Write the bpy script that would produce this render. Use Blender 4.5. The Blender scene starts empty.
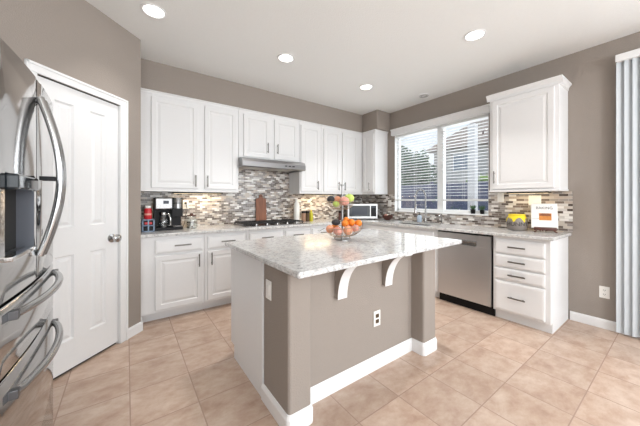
import bpy, bmesh, math, random
from mathutils import Vector, Matrix
random.seed(7)
PI = math.pi
scene = bpy.context.scene
COL = scene.collection

# ------------------------------------------------------------------ camera
cam_d = bpy.data.cameras.new('camera')
cam = bpy.data.objects.new('camera', cam_d); COL.objects.link(cam)
cam.location = (-3.8, -3.83, 1.264)
cam.rotation_euler = (PI/2, 0, -0.6255)
cam_d.sensor_width = 36; cam_d.lens = 267.7/640*36
cam_d.shift_y = -13.4/640
cam_d.clip_start = 0.02
scene.camera = cam

# ------------------------------------------------------------------ colour management
scene.view_settings.view_transform = 'Standard'
scene.view_settings.look = 'None'
scene.view_settings.gamma = 1
scene.view_settings.use_curve_mapping = False
scene.view_settings.exposure = 0.22

# ------------------------------------------------------------------ sky
world = bpy.data.worlds.new('sky'); scene.world = world
world.use_nodes = True
wn = world.node_tree; wn.nodes.clear()
wo = wn.nodes.new('ShaderNodeOutputWorld'); wb = wn.nodes.new('ShaderNodeBackground')
wtc = wn.nodes.new('ShaderNodeTexCoord'); wsx = wn.nodes.new('ShaderNodeSeparateXYZ')
wr = wn.nodes.new('ShaderNodeValToRGB')
wr.color_ramp.elements[0].position = 0.0; wr.color_ramp.elements[0].color = (0.86, 0.91, 0.95, 1)
wr.color_ramp.elements[1].position = 0.7; wr.color_ramp.elements[1].color = (0.55, 0.70, 0.92, 1)
wn.links.new(wtc.outputs['Generated'], wsx.inputs[0]); wn.links.new(wsx.outputs['Z'], wr.inputs[0])
wn.links.new(wr.outputs[0], wb.inputs[0]); wb.inputs[1].default_value = 1.0
wn.links.new(wb.outputs[0], wo.inputs[0])

def area_light(name, loc, rot, sx, sy, power, color=(1, 1, 1)):
    l = bpy.data.lights.new(name, 'AREA'); l.shape = 'RECTANGLE'; l.size = sx; l.size_y = sy
    l.energy = power; l.color = color
    o = bpy.data.objects.new(name, l); COL.objects.link(o); o.location = loc; o.rotation_euler = rot
    return o

sun_d = bpy.data.lights.new('sun', 'SUN'); sun_d.energy = 1.6; sun_d.angle = 0.02; sun_d.color = (1, .96, .9)
sun = bpy.data.objects.new('sun', sun_d); COL.objects.link(sun)
sun.rotation_euler = (math.radians(40), 0, math.radians(-20))
# daylight area lamps; the back and side ones are added fill from unseen windows
area_light('back_fill_light', (-3.0, -7.93, 1.5), (PI/2, 0, 0), 5.2, 2.3, 105, (.95, .98, 1.0))
area_light('side_fill_light', (-0.07, -6.5, 1.45), (PI/2, 0, PI/2), 1.9, 2.2, 80, (.93, .97, 1.0))
area_light('daylight_kitchen_window', (0.22, -1.55, 1.75), (PI/2, 0, PI/2), 1.4, 1.2, 12, (.95, .98, 1.0))
area_light('daylight_sliding_door', (0.03, -4.55, 1.25), (PI/2, 0, PI/2), 1.5, 2.2, 14, (.93, .97, 1.0))
CAN_POWER = 6.5

# ------------------------------------------------------------------ materials
def nt_new(name):
    m = bpy.data.materials.new(name); m.use_nodes = True
    return m, m.node_tree, m.node_tree.nodes['Principled BSDF']

def pmat(name, col, rough=.5, metal=0, noise=0.0, nscale=40, bump=0.0, bscale=150, spec=.5, trans=0, ior=1.45, coat=0):
    m, t, p = nt_new(name)
    p.inputs['Roughness'].default_value = rough; p.inputs['Metallic'].default_value = metal
    p.inputs['Specular IOR Level'].default_value = spec
    p.inputs['Transmission Weight'].default_value = trans; p.inputs['IOR'].default_value = ior
    p.inputs['Coat Weight'].default_value = coat
    c = (*col, 1); p.inputs['Base Color'].default_value = c
    tc = t.nodes.new('ShaderNodeTexCoord')
    n = t.nodes.new('ShaderNodeTexNoise'); n.inputs['Scale'].default_value = nscale; n.inputs['Detail'].default_value = 4
    t.links.new(tc.outputs['Object'], n.inputs['Vector'])
    mx = t.nodes.new('ShaderNodeMix'); mx.data_type = 'RGBA'
    a = max(noise, .015)
    mx.inputs[6].default_value = tuple(max(0, x*(1-a)) for x in col)+(1,)
    mx.inputs[7].default_value = tuple(min(1, x*(1+a)) for x in col)+(1,)
    t.links.new(n.outputs['Fac'], mx.inputs[0]); t.links.new(mx.outputs[2], p.inputs['Base Color'])
    if bump:
        n2 = t.nodes.new('ShaderNodeTexNoise'); n2.inputs['Scale'].default_value = bscale; n2.inputs['Detail'].default_value = 3
        t.links.new(tc.outputs['Object'], n2.inputs['Vector'])
        b = t.nodes.new('ShaderNodeBump'); b.inputs['Strength'].default_value = bump; b.inputs['Distance'].default_value = .01
        t.links.new(n2.outputs['Fac'], b.inputs['Height']); t.links.new(b.outputs[0], p.inputs['Normal'])
    return m

def emat(name, col, s):
    m, t, p = nt_new(name)
    p.inputs['Base Color'].default_value = (*col, 1); p.inputs['Emission Color'].default_value = (*col, 1)
    p.inputs['Emission Strength'].default_value = s
    return m

def glassmat(name, tint=(1, 1, 1), refl=.06, rough=.02):
    m = bpy.data.materials.new(name); m.use_nodes = True; t = m.node_tree; t.nodes.clear()
    o = t.nodes.new('ShaderNodeOutputMaterial'); mx = t.nodes.new('ShaderNodeMixShader')
    a = t.nodes.new('ShaderNodeBsdfTransparent'); a.inputs[0].default_value = (*tint, 1)
    g = t.nodes.new('ShaderNodeBsdfGlossy'); g.inputs['Roughness'].default_value = rough
    mx.inputs[0].default_value = refl
    t.links.new(a.outputs[0], mx.inputs[1]); t.links.new(g.outputs[0], mx.inputs[2]); t.links.new(mx.outputs[0], o.inputs[0])
    return m

def ramp(t, stops, interp='LINEAR'):
    r = t.nodes.new('ShaderNodeValToRGB'); cr = r.color_ramp; cr.interpolation = interp
    while len(cr.elements) < len(stops): cr.elements.new(0.5)
    for e, (p, c) in zip(cr.elements, stops): e.position = p; e.color = (*c, 1)
    return r

def granite():
    m, t, p = nt_new('granite')
    tc = t.nodes.new('ShaderNodeTexCoord')
    def noise(s, d=6, r=.6, off=0):
        mp = t.nodes.new('ShaderNodeMapping'); mp.inputs['Location'].default_value = (off, off*.7, off*.3)
        t.links.new(tc.outputs['Object'], mp.inputs[0])
        n = t.nodes.new('ShaderNodeTexNoise'); n.inputs['Scale'].default_value = s; n.inputs['Detail'].default_value = d
        n.inputs['Roughness'].default_value = r; t.links.new(mp.outputs[0], n.inputs['Vector']); return n
    n1 = noise(30, 8, .7); n2 = noise(85, 4, .7, 3.1); n3 = noise(16, 5, .65, 7.7)
    r1 = ramp(t, [(.30, (.32, .32, .32)), (.41, (.50, .50, .50)), (.50, (.65, .65, .645)), (.66, (.75, .75, .74))])
    t.links.new(n1.outputs['Fac'], r1.inputs[0])
    r2 = ramp(t, [(.36, (.16, .16, .17)), (.43, (.8, .8, .8)), (.5, (1, 1, 1))])
    t.links.new(n2.outputs['Fac'], r2.inputs[0])
    m1 = t.nodes.new('ShaderNodeMix'); m1.data_type = 'RGBA'; m1.blend_type = 'MULTIPLY'; m1.inputs[0].default_value = .6
    t.links.new(r1.outputs[0], m1.inputs[6]); t.links.new(r2.outputs[0], m1.inputs[7])
    r3 = ramp(t, [(.58, (0, 0, 0)), (.68, (.55, .55, .55))])
    t.links.new(n3.outputs['Fac'], r3.inputs[0])
    m2 = t.nodes.new('ShaderNodeMix'); m2.data_type = 'RGBA'
    t.links.new(r3.outputs[0], m2.inputs[0]); t.links.new(m1.outputs[2], m2.inputs[6]); m2.inputs[7].default_value = (.66, .57, .51, 1)
    t.links.new(m2.outputs[2], p.inputs['Base Color']); p.inputs['Roughness'].default_value = .12
    return m

def math_node(t, op, a, b=None, c=None):
    n = t.nodes.new('ShaderNodeMath'); n.operation = op
    for i, v in enumerate((a, b, c)):
        if v is None: continue
        if isinstance(v, (int, float)): n.inputs[i].default_value = v
        else: t.links.new(v, n.inputs[i])
    return n.outputs[0]

def mosaic(name, axis, H=.0265, W=.078, rnd=.3):
    m, t, p = nt_new(name)
    tc = t.nodes.new('ShaderNodeTexCoord'); s = t.nodes.new('ShaderNodeSeparateXYZ'); t.links.new(tc.outputs['Object'], s.inputs[0])
    u = s.outputs[axis]; z = s.outputs['Z']
    zz = math_node(t, 'DIVIDE', z, H); row = math_node(t, 'FLOOR', zz)
    wn1 = t.nodes.new('ShaderNodeTexWhiteNoise'); wn1.noise_dimensions = '1D'; t.links.new(row, wn1.inputs['W'])
    uu = math_node(t, 'ADD', math_node(t, 'DIVIDE', u, W), math_node(t, 'ADD', math_node(t, 'MULTIPLY', row, .5), math_node(t, 'MULTIPLY', wn1.outputs['Value'], rnd)))
    col = math_node(t, 'FLOOR', uu)
    cb = t.nodes.new('ShaderNodeCombineXYZ'); t.links.new(col, cb.inputs[0]); t.links.new(row, cb.inputs[1])
    w2 = t.nodes.new('ShaderNodeTexWhiteNoise'); w2.noise_dimensions = '2D'; t.links.new(cb.outputs[0], w2.inputs['Vector'])
    r = ramp(t, [(0, (.10, .078, .066)), (.10, (.20, .165, .145)), (.24, (.34, .31, .29)), (.36, (.30, .27, .26)), (.46, (.50, .43, .37)),
                 (.58, (.62, .60, .58)), (.70, (.55, .50, .45)), (.80, (.82, .80, .77)), (.92, (.16, .13, .115))], 'CONSTANT')
    t.links.new(w2.outputs['Value'], r.inputs[0])
    fz = math_node(t, 'FRACT', zz); fu = math_node(t, 'FRACT', uu)
    g1 = math_node(t, 'LESS_THAN', fz, .09); g2 = math_node(t, 'LESS_THAN', fu, .03)
    g = math_node(t, 'MAXIMUM', g1, g2)
    mx = t.nodes.new('ShaderNodeMix'); mx.data_type = 'RGBA'; t.links.new(g, mx.inputs[0]); t.links.new(r.outputs[0], mx.inputs[6])
    mx.inputs[7].default_value = (.55, .53, .50, 1)
    t.links.new(mx.outputs[2], p.inputs['Base Color'])
    rr = math_node(t, 'MULTIPLY_ADD', g, .5, .2); t.links.new(rr, p.inputs['Roughness'])
    return m

def floor_mat():
    m, t, p = nt_new('floor_tile')
    tc = t.nodes.new('ShaderNodeTexCoord'); s = t.nodes.new('ShaderNodeSeparateXYZ'); t.links.new(tc.outputs['Object'], s.inputs[0])
    T = .35
    ux = math_node(t, 'DIVIDE', math_node(t, 'ADD', s.outputs['X'], 2.033+7), T); uy = math_node(t, 'DIVIDE', math_node(t, 'ADD', s.outputs['Y'], 2.03+10.5), T)
    cx = math_node(t, 'FLOOR', ux); cy = math_node(t, 'FLOOR', uy)
    cb = t.nodes.new('ShaderNodeCombineXYZ'); t.links.new(cx, cb.inputs[0]); t.links.new(cy, cb.inputs[1])
    w = t.nodes.new('ShaderNodeTexWhiteNoise'); w.noise_dimensions = '2D'; t.links.new(cb.outputs[0], w.inputs['Vector'])
    # each tile samples its own piece of the stone pattern
    va = t.nodes.new('ShaderNodeVectorMath'); va.operation = 'MULTIPLY_ADD'
    t.links.new(w.outputs['Color'], va.inputs[0]); va.inputs[1].default_value = (9, 9, 9); t.links.new(tc.outputs['Object'], va.inputs[2])
    mp = t.nodes.new('ShaderNodeMapping'); mp.inputs['Scale'].default_value = (1, 1.5, 1); mp.inputs['Rotation'].default_value = (0, 0, .15)
    t.links.new(va.outputs[0], mp.inputs[0])
    n = t.nodes.new('ShaderNodeTexNoise'); n.inputs['Scale'].default_value = 6.5; n.inputs['Detail'].default_value = 10; n.inputs['Roughness'].default_value = .65
    n.inputs['Distortion'].default_value = .15
    t.links.new(mp.outputs[0], n.inputs['Vector'])
    r = ramp(t, [(.28, (.36, .235, .17)), (.42, (.44, .31, .235)), (.56, (.51, .385, .305)), (.75, (.60, .49, .405))])
    t.links.new(n.outputs['Fac'], r.inputs[0])
    hv = t.nodes.new('ShaderNodeHueSaturation'); t.links.new(r.outputs[0], hv.inputs['Color'])
    t.links.new(math_node(t, 'MULTIPLY_ADD', w.outputs['Value'], .14, .93), hv.inputs['Value'])
    fx = math_node(t, 'ABSOLUTE', math_node(t, 'SUBTRACT', math_node(t, 'FRACT', ux), .5)); fy = math_node(t, 'ABSOLUTE', math_node(t, 'SUBTRACT', math_node(t, 'FRACT', uy), .5))
    g = math_node(t, 'GREATER_THAN', math_node(t, 'MAXIMUM', fx, fy), .5-.0085)
    mx = t.nodes.new('ShaderNodeMix'); mx.data_type = 'RGBA'; t.links.new(g, mx.inputs[0]); t.links.new(hv.outputs[0], mx.inputs[6])
    mx.inputs[7].default_value = (.35, .245, .195, 1)
    t.links.new(mx.outputs[2], p.inputs['Base Color'])
    t.links.new(math_node(t, 'MULTIPLY_ADD', g, .4, .36), p.inputs['Roughness'])
    b = t.nodes.new('ShaderNodeBump'); b.inputs['Strength'].default_value = .35; b.inputs['Distance'].default_value = .004
    hgt = math_node(t, 'SUBTRACT', math_node(t, 'MULTIPLY', n.outputs['Fac'], .3), g)
    t.links.new(hgt, b.inputs['Height']); t.links.new(b.outputs[0], p.inputs['Normal'])
    return m

def wood(name, c1, c2, axis_scale=(30, 30, 3), rough=.45):
    m, t, p = nt_new(name)
    tc = t.nodes.new('ShaderNodeTexCoord'); mp = t.nodes.new('ShaderNodeMapping'); mp.inputs['Scale'].default_value = axis_scale
    t.links.new(tc.outputs['Object'], mp.inputs[0])
    n = t.nodes.new('ShaderNodeTexNoise'); n.inputs['Scale'].default_value = 1.5; n.inputs['Detail'].default_value = 6
    t.links.new(mp.outputs[0], n.inputs['Vector'])
    r = ramp(t, [(.3, c1), (.7, c2)]); t.links.new(n.outputs['Fac'], r.inputs[0]); t.links.new(r.outputs[0], p.inputs['Base Color'])
    p.inputs['Roughness'].default_value = rough
    return m

M = dict(
    wall=pmat('wall_paint', (.316, .278, .247), .8, bump=.25, bscale=130, spec=.25),
    ceil=pmat('ceiling_paint', (.83, .84, .83), .9, bump=.3, bscale=90, spec=.2),
    white=pmat('cabinet_white', (.78, .785, .79), .38),
    trim=pmat('trim_white', (.80, .805, .81), .38),
    steel=pmat('stainless', (.52, .52, .52), .08, 1, noise=.03, nscale=8),
    dsteel=pmat('dark_stainless', (.36, .355, .35), .22, 1),
    hsteel=pmat('handle_steel', (.42, .42, .42), .2, 1),
    dwsteel=pmat('brushed_steel', (.66, .67, .685), .38, 1, noise=.04, nscale=6),
    ventgrey=pmat('vent_grey', (.42, .42, .42), .5),
    handle_k=pmat('satin_chrome', (.50, .50, .50), .15, 1),
    panelsteel=pmat('panel_steel', (.36, .36, .36), .35, 1),
    capgrey=pmat('cap_grey', (.10, .10, .105), .35, .6),
    hsteel2=pmat('satin_steel', (.50, .50, .50), .35, 1),
    basket=pmat('bronze_wire', (.42, .33, .24), .35, 1),
    hood=pmat('hood_steel', (.34, .34, .35), .28, 1),
    nickel=pmat('brushed_nickel', (.20, .19, .175), .34, 1),
    chrome=pmat('chrome', (.8, .8, .8), .08, 1),
    black=pmat('black_plastic', (.008, .008, .009), .35, spec=.2),
    blackm=pmat('black_iron', (.018, .018, .018), .55),
    gap=pmat('dark_gap', (.02, .02, .02), .8),
    granite=granite(), mosA=mosaic('mosaic_tile_x', 'X', .0235, .062, .15), mosB=mosaic('mosaic_tile_y', 'X'), floor=floor_mat(),
    plastic=pmat('white_plastic', (.84, .83, .80), .4),
    vinyl=pmat('window_vinyl', (.86, .87, .87), .4),
    slat=pmat('blind_slat', (.80, .81, .80), .45),
    vslat=pmat('vertical_slat', (.58, .625, .66), .6),
    glass=glassmat('window_glass'),
    cglass=glassmat('clear_glass', (.93, .95, .95), .14),
    dglass=pmat('dark_glass', (.02, .025, .03), .06),
    orange=pmat('orange_peel', (.85, .24, .02), .45, noise=.12, bump=.3, bscale=400),
    peach=pmat('peach_skin', (.80, .34, .20), .55, noise=.35, nscale=14),
    pink=pmat('pink_apple_skin', (.72, .34, .27), .35, noise=.3, nscale=18),
    green=pmat('green_apple_skin', (.50, .64, .14), .35, noise=.15, nscale=14),
    avo=pmat('avocado_skin', (.035, .032, .035), .5, noise=.3, bump=.5, bscale=150),
    stem=pmat('stem_brown', (.10, .06, .03), .7),
    board=wood('board_wood', (.16, .05, .02), (.34, .13, .06)),
    darkwood=wood('dark_wood', (.045, .012, .008), (.10, .028, .016), (10, 10, 10), .35),
    red=pmat('red_plastic', (.55, .02, .03), .3),
    blueg=pmat('blue_grey_metal', (.22, .30, .42), .4),
    yellow=pmat('yellow_glaze', (.85, .66, .02), .25),
    pot=pmat('taupe_stoneware', (.25, .22, .20), .5, noise=.1),
    ink=pmat('dark_ink', (.05, .045, .04), .6),
    paper=pmat('book_cover', (.86, .85, .83), .4),
    crust=pmat('bread_crust', (.62, .24, .05), .6, noise=.3, nscale=60),
    crumb=pmat('bread_photo_dark', (.24, .08, .03), .6, noise=.3, nscale=60),
    pages=pmat('page_block', (.80, .78, .72), .8),
    oil=pmat('olive_oil', (.55, .50, .03), .1),
    spice=pmat('spice_brown', (.34, .2, .13), .5, noise=.3),
    soap=pmat('pale_blue_soap', (.50, .60, .72), .15),
    ceram=pmat('white_ceramic', (.84, .84, .80), .2),
    disp=pmat('dispenser_cavity', (.21, .225, .26), .3, .6),
    lcd=pmat('lcd_display', (.01, .015, .03), .15),
    lens=emat('lamp_lens', (1, .97, .92), 6.0),
    strip=emat('warm_lamp_lens', (1, .80, .52), 1.2),
    leaf=pmat('leaf_green', (.05, .11, .05), .6, noise=.5, nscale=6),
    leaf2=pmat('leaf_light', (.28, .40, .14), .6, noise=.4, nscale=6),
    bark=pmat('bark', (.13, .09, .06), .9),
    fence=pmat('fence_boards', (.115, .13, .20), .8, noise=.2, nscale=5),
    stucco=pmat('stucco', (.60, .585, .56), .9, bump=.2),
    roof=pmat('clay_roof', (.50, .42, .38), .8, noise=.2),
    patio=pmat('patio_concrete', (.42, .41, .40), .9, noise=.1),
    bwin=pmat('blue_window_glass', (.30, .36, .44), .1),
    screen=pmat('baffle_filter', (.66, .64, .6), .35, .7),
)
M['mosaic'] = M['mosA']

# ------------------------------------------------------------------ mesh builder
class MB:
    def __init__(s): s.v = []; s.f = []; s.sm = []
    def add(s, vs, fs, smooth=False):
        o = len(s.v); s.v += [tuple(v) for v in vs]
        for f in fs: s.f.append([i+o for i in f]); s.sm.append(smooth)
        return s
    def addbm(s, bm, smooth=False):
        bm.verts.ensure_lookup_table(); bm.verts.index_update()
        s.add([v.co[:] for v in bm.verts], [[v.index for v in f.verts] for f in bm.faces], smooth); bm.free(); return s
    def box(s, x0, x1, y0, y1, z0, z1, bev=0, seg=2, edges=None):
        if x0 > x1: x0, x1 = x1, x0
        if y0 > y1: y0, y1 = y1, y0
        if z0 > z1: z0, z1 = z1, z0
        bm = bmesh.new(); vs = [bm.verts.new((x, y, z)) for z in (z0, z1) for y in (y0, y1) for x in (x0, x1)]
        for f in ((0, 2, 3, 1), (4, 5, 7, 6), (0, 1, 5, 4), (2, 6, 7, 3), (0, 4, 6, 2), (1, 3, 7, 5)): bm.faces.new([vs[i] for i in f])
        if bev > 0:
            es = bm.edges[:]
            if edges == 'z': es = [e for e in es if abs(e.verts[0].co.z-e.verts[1].co.z) > 1e-6]
            bmesh.ops.bevel(bm, geom=es, offset=min(bev, .49*min(x1-x0, y1-y0, z1-z0) if edges != 'z' else bev), segments=seg, affect='EDGES', profile=.5)
        return s.addbm(bm)
    def prism(s, poly, a0, a1, axis='z', smooth=False):
        # poly in the two other axes (x,y)->z ; (y,z)->x ; (x,z)->y
        def mk(p, a): return {'z': (p[0], p[1], a), 'x': (a, p[0], p[1]), 'y': (p[0], a, p[1])}[axis]
        n = len(poly); vs = [mk(p, a0) for p in poly]+[mk(p, a1) for p in poly]
        fs = [[i, (i+1) % n, n+(i+1) % n, n+i] for i in range(n)]
        bm = bmesh.new(); bv = [bm.verts.new(v) for v in vs]
        for f in fs: bm.faces.new([bv[i] for i in f])
        bm.faces.new([bv[i] for i in range(n)][::-1]); bm.faces.new([bv[n+i] for i in range(n)])
        bmesh.ops.recalc_face_normals(bm, faces=bm.faces)
        return s.addbm(bm, smooth)
    def tube(s, pts, r, seg=8, closed=False):
        pts = [Vector(p) for p in pts]; n = len(pts); rings = []
        rad = r if isinstance(r, (list, tuple)) else [r]*n
        up = None
        for i, p in enumerate(pts):
            a = pts[(i-1) % n] if (closed or i > 0) else p; b = pts[(i+1) % n] if (closed or i < n-1) else p
            d = (b-a).normalized() if (b-a).length > 1e-9 else Vector((0, 0, 1))
            if up is None:
                up = Vector((0, 0, 1)) if abs(d.z) < .9 else Vector((1, 0, 0))
            x = d.cross(up)
            if x.length < 1e-4: x = d.orthogonal()
            x.normalize(); y = x.cross(d).normalized(); up = y
            rings.append([p+(x*math.cos(2*PI*k/seg)+y*math.sin(2*PI*k/seg))*rad[i] for k in range(seg)])
        vs = [v for rg in rings for v in rg]; fs = []
        for i in range(n if closed else n-1):
            j = (i+1) % n
            for k in range(seg): l = (k+1) % seg; fs.append([i*seg+k, i*seg+l, j*seg+l, j*seg+k])
        if not closed: fs.append(list(range(seg))[::-1]); fs.append([(n-1)*seg+k for k in range(seg)])
        return s.add([v[:] for v in vs], fs, True)
    def lathe(s, prof, c=(0, 0, 0), seg=24, sx=1, sy=1, axis='z'):
        vs = []; fs = []; n = len(prof)
        for (r, z) in prof:
            for k in range(seg):
                a = 2*PI*k/seg; q = (max(r, 1e-4)*math.cos(a)*sx, max(r, 1e-4)*math.sin(a)*sy, z)
                if axis == 'y': q = (q[0], q[2], q[1])
                if axis == 'x': q = (q[2], q[0], q[1])
                vs.append((c[0]+q[0], c[1]+q[1], c[2]+q[2]))
        for i in range(n-1):
            for k in range(seg): l = (k+1) % seg; fs.append([i*seg+k, i*seg+l, (i+1)*seg+l, (i+1)*seg+k])
        fs.append(list(range(seg))[::-1]); fs.append([(n-1)*seg+k for k in range(seg)])
        return s.add(vs, fs, True)
    def ringpanel(s, x0, x1, z0, z1, prof, close=True):
        # nested rectangles in the XZ plane: prof = [(inset, y), ...]
        vs = []; fs = []
        for (d, y) in prof: vs += [(x0+d, y, z0+d), (x1-d, y, z0+d), (x1-d, y, z1-d), (x0+d, y, z1-d)]
        for i in range(len(prof)-1):
            for k in range(4): l = (k+1) % 4; fs.append([i*4+k, i*4+l, (i+1)*4+l, (i+1)*4+k])
        n = (len(prof)-1)*4
        if close: fs.append([n, n+1, n+2, n+3])
        return s.add(vs, fs)
    def build(s, name, mat, parent=None, smooth_angle=None):
        me = bpy.data.meshes.new(name); me.from_pydata(s.v, [], s.f); me.update()
        me.polygons.foreach_set('use_smooth', s.sm)
        bm = bmesh.new(); bm.from_mesh(me)
        bmesh.ops.recalc_face_normals(bm, faces=bm.faces); bm.to_mesh(me); bm.free()
        me.materials.append(mat)
        if any(s.sm):
            try: me.set_sharp_from_angle(angle=math.radians(45))
            except Exception: pass
        o = bpy.data.objects.new(name, me); COL.objects.link(o)
        if parent is not None: o.parent = parent
        return o

def tag(o, label, cat, group=None, kind=None):
    o['label'] = label; o['category'] = cat
    if group: o['group'] = group
    if kind: o['kind'] = kind
    return o
def thing(name, label, cat, loc=(0, 0, 0), rz=0, group=None, tilt=(0, 0)):
    o = bpy.data.objects.new(name, None); COL.objects.link(o); o.empty_display_size = .1
    o.location = loc; o.rotation_euler = (tilt[0], tilt[1], rz)
    return tag(o, label, cat, group)
def struct(o): o['kind'] = 'structure'; return o
def structE(name, loc=(0, 0, 0), rz=0):
    o = bpy.data.objects.new(name, None); COL.objects.link(o); o.location = loc; o.rotation_euler = (0, 0, rz); return struct(o)
def dup(root, loc=None, rz=None, label=None, group=None):
    r = root.copy(); COL.objects.link(r)
    if loc is not None: r.location = loc
    if rz is not None: r.rotation_euler = (0, 0, rz)
    if label: r['label'] = label
    if group: r['group'] = group
    for ch in list(root.children):
        c = ch.copy(); COL.objects.link(c); c.parent = r
        for g in list(ch.children):
            d = g.copy(); COL.objects.link(d); d.parent = c
    return r
RB = -PI/2      # things on the window wall: local x runs to the right, local y into the wall
D45 = PI/4

# ------------------------------------------------------------------ room shell
H = 2.80
XL, YB = -6.3, -8.0
struct(MB().box(XL-.1, .15, YB-.1, .15, -.1, 0).build('floor', M['floor']))
struct(MB().box(XL-.1, .15, YB-.1, .15, H, H+.1).build('ceiling', M['ceil']))
struct(MB().box(XL-.1, .15, 0, .15, 0, H).build('wall_back', M['wall']))
WY0, WY1, WZ0, WZ1 = -.80, -2.30, 1.065, 2.40     # kitchen window opening
SY0, SY1, SZ = -3.56, -5.35, 2.45                 # sliding door opening
SW0, SW1, SWZ = -5.5, -7.5, 2.5
w = MB()
for (a, b, z0, z1) in ((0, WY0, 0, H), (WY0, WY1, 0, WZ0), (WY0, WY1, WZ1, H), (WY1, SY0, 0, H), (SY0, SY1, SZ, H), (SY1, SW0, 0, H), (SW0, SW1, 0, .4), (SW0, SW1, SWZ, H), (SW1, YB, 0, H)):
    w.box(0, .15, b, a, z0, z1)
struct(w.build('wall_right', M['wall']))
w = MB()
w.box(XL, -5.7, YB-.1, YB, 0, H).box(-.3, 0, YB-.1, YB, 0, H).box(-5.7, -.3, YB-.1, YB, 0, .3).box(-5.7, -.3, YB-.1, YB, 2.7, H)
struct(w.build('wall_front', M['wall']))
struct(MB().box(XL-.1, XL, YB, -2.75, 0, H).box(XL, -4.98, -2.85, -2.75, 0, H).box(-5.08, -4.98, -2.75, -1.75, 0, H).build('wall_left', M['wall']))
# diagonal pantry wall: corner, opening for the door, return to the fridge alcove
P0 = (-3.69, -.73)
pw = MB()
L0, L1 = -.834, -.233          # door leaf span in wall coordinates (x to the right)
LT = 2.085
def rcorner(mb, x0, x1, y0, y1, z0, z1): mb.box(x0, x1, y0, y1, z0, z1)
pw.box(L1+.01, 0, 0, .10, 0, H).box(-1.36, L0-.01, 0, .10, 0, H).box(L0-.01, L1+.01, 0, .10, LT+.01, H)
o = struct(pw.build('wall_pantry', M['wall'])); o.location = (*P0, 0); o.rotation_euler = (0, 0, D45)
struct(MB().box(-3.79, -3.69, -.735, 0, 0, H, .012, edges='z').build('wall_pantry_return', M['wall']))
struct(MB().box(-5.0, -4.63, -1.74, -1.67, 0, H).build('wall_alcove', M['wall']))
# soffits above the wall cabinets
S = .335
struct(MB().box(-3.69, 0, -S, 0, 2.475, H).box(-S, 0, -.70, -S+.001, 2.475, H, .02, 3, 'z').build('wall_soffit', M['wall']))
# baseboards
def bbprof(h=.09, d=.014): return [(0, 0), (-d, 0), (-d, h-.02), (-d*.6, h-.008), (-d*.35, h), (0, h)]
struct(MB().prism([(x, z) for x, z in [(0, 0), (-.014, 0), (-.014, .075), (-.008, .09), (0, .09)]], SY0+.02, -3.085, 'y').build('baseboard_right', M['trim']))
b = MB().prism([(0, 0), (-.014, 0), (-.014, .075), (-.008, .09), (0, .09)], L1+.075, .012, 'x')
o = struct(b.build('baseboard_pantry', M['trim'])); o.location = (*P0, 0); o.rotation_euler = (0, 0, D45)
struct(MB().box(-3.69, -3.676, -.738, -.60, 0, .09, .004).build('baseboard_return', M['trim']))

# ------------------------------------------------------------------ pantry door
door = structE('door_1', (*P0, 0), D45)
door['label'] = 'white four panel pantry door in the diagonal wall'
T = .035
leaf = MB(); f0 = .012
xa = [L0, L0+.113, L0+.240, L0+.361, L0+.488, L1]
zs = [.02, .235, .857, 1.062, 1.965, LT]
leaf.box(L0, L1, f0+.012, f0+T, .02, LT)
for (a, b_) in ((xa[0], xa[1]), (xa[2], xa[3]), (xa[4], xa[5])): leaf.box(a, b_, f0, f0+.013, .02, LT)
for (a, b_) in ((xa[1], xa[2]), (xa[3], xa[4])):
    for (c, d) in ((zs[0], zs[1]), (zs[2], zs[3]), (zs[4], zs[5])): leaf.box(a-.001, b_+.001, f0, f0+.013, c, d)
    for (c, d) in ((zs[1], zs[2]), (zs[3], zs[4])):
        leaf.ringpanel(a, b_, c, d, [(0, f0), (.010, f0+.0115), (.020, f0+.0115), (.040, f0+.002)])
leaf.build('door_leaf', M['trim'], door)
kn = MB().lathe([(.036, 0), (.036, -.007), (.014, -.012), (.012, -.032), (.024, -.042), (.034, -.056), (.032, -.068), (.018, -.076), (.001, -.078)], (L1-.06, f0, .935), 20, axis='y')
kn.build('door_knob', M['handle_k'], door)
c = MB()
def casing(mb, x0, x1, z0, z1):
    mb.box(x0, x1, -.016, 0, z0, z1, .004); 
cas = MB()
cas.box(L0-.066, L0-.003, -.016, 0, 0, LT+.006, .004).box(L1+.003, L1+.075, -.016, 0, 0, LT+.006, .004).box(L0-.066, L1+.075, -.016, 0, LT+.006, LT+.07, .004)
cas.box(L0-.066, L0-.048, -.022, -.014, 0, LT+.07, .003).box(L1+.057, L1+.075, -.022, -.014, 0, LT+.07, .003).box(L0-.066, L1+.075, -.022, -.014, LT+.052, LT+.07, .003)
cas.box(L1+.003, L1+.009, 0, .08, 0, LT).box(L0-.009, L0-.003, 0, .08, 0, LT)
cas.build('door_casing', M['trim'], door)
MB().box(L0-.003, L1+.003, f0+.004, .09, LT+.002, LT+.009).box(L0, L1, .03, .09, 0, .018).build('door_jamb_gap', M['gap'], door)

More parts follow.
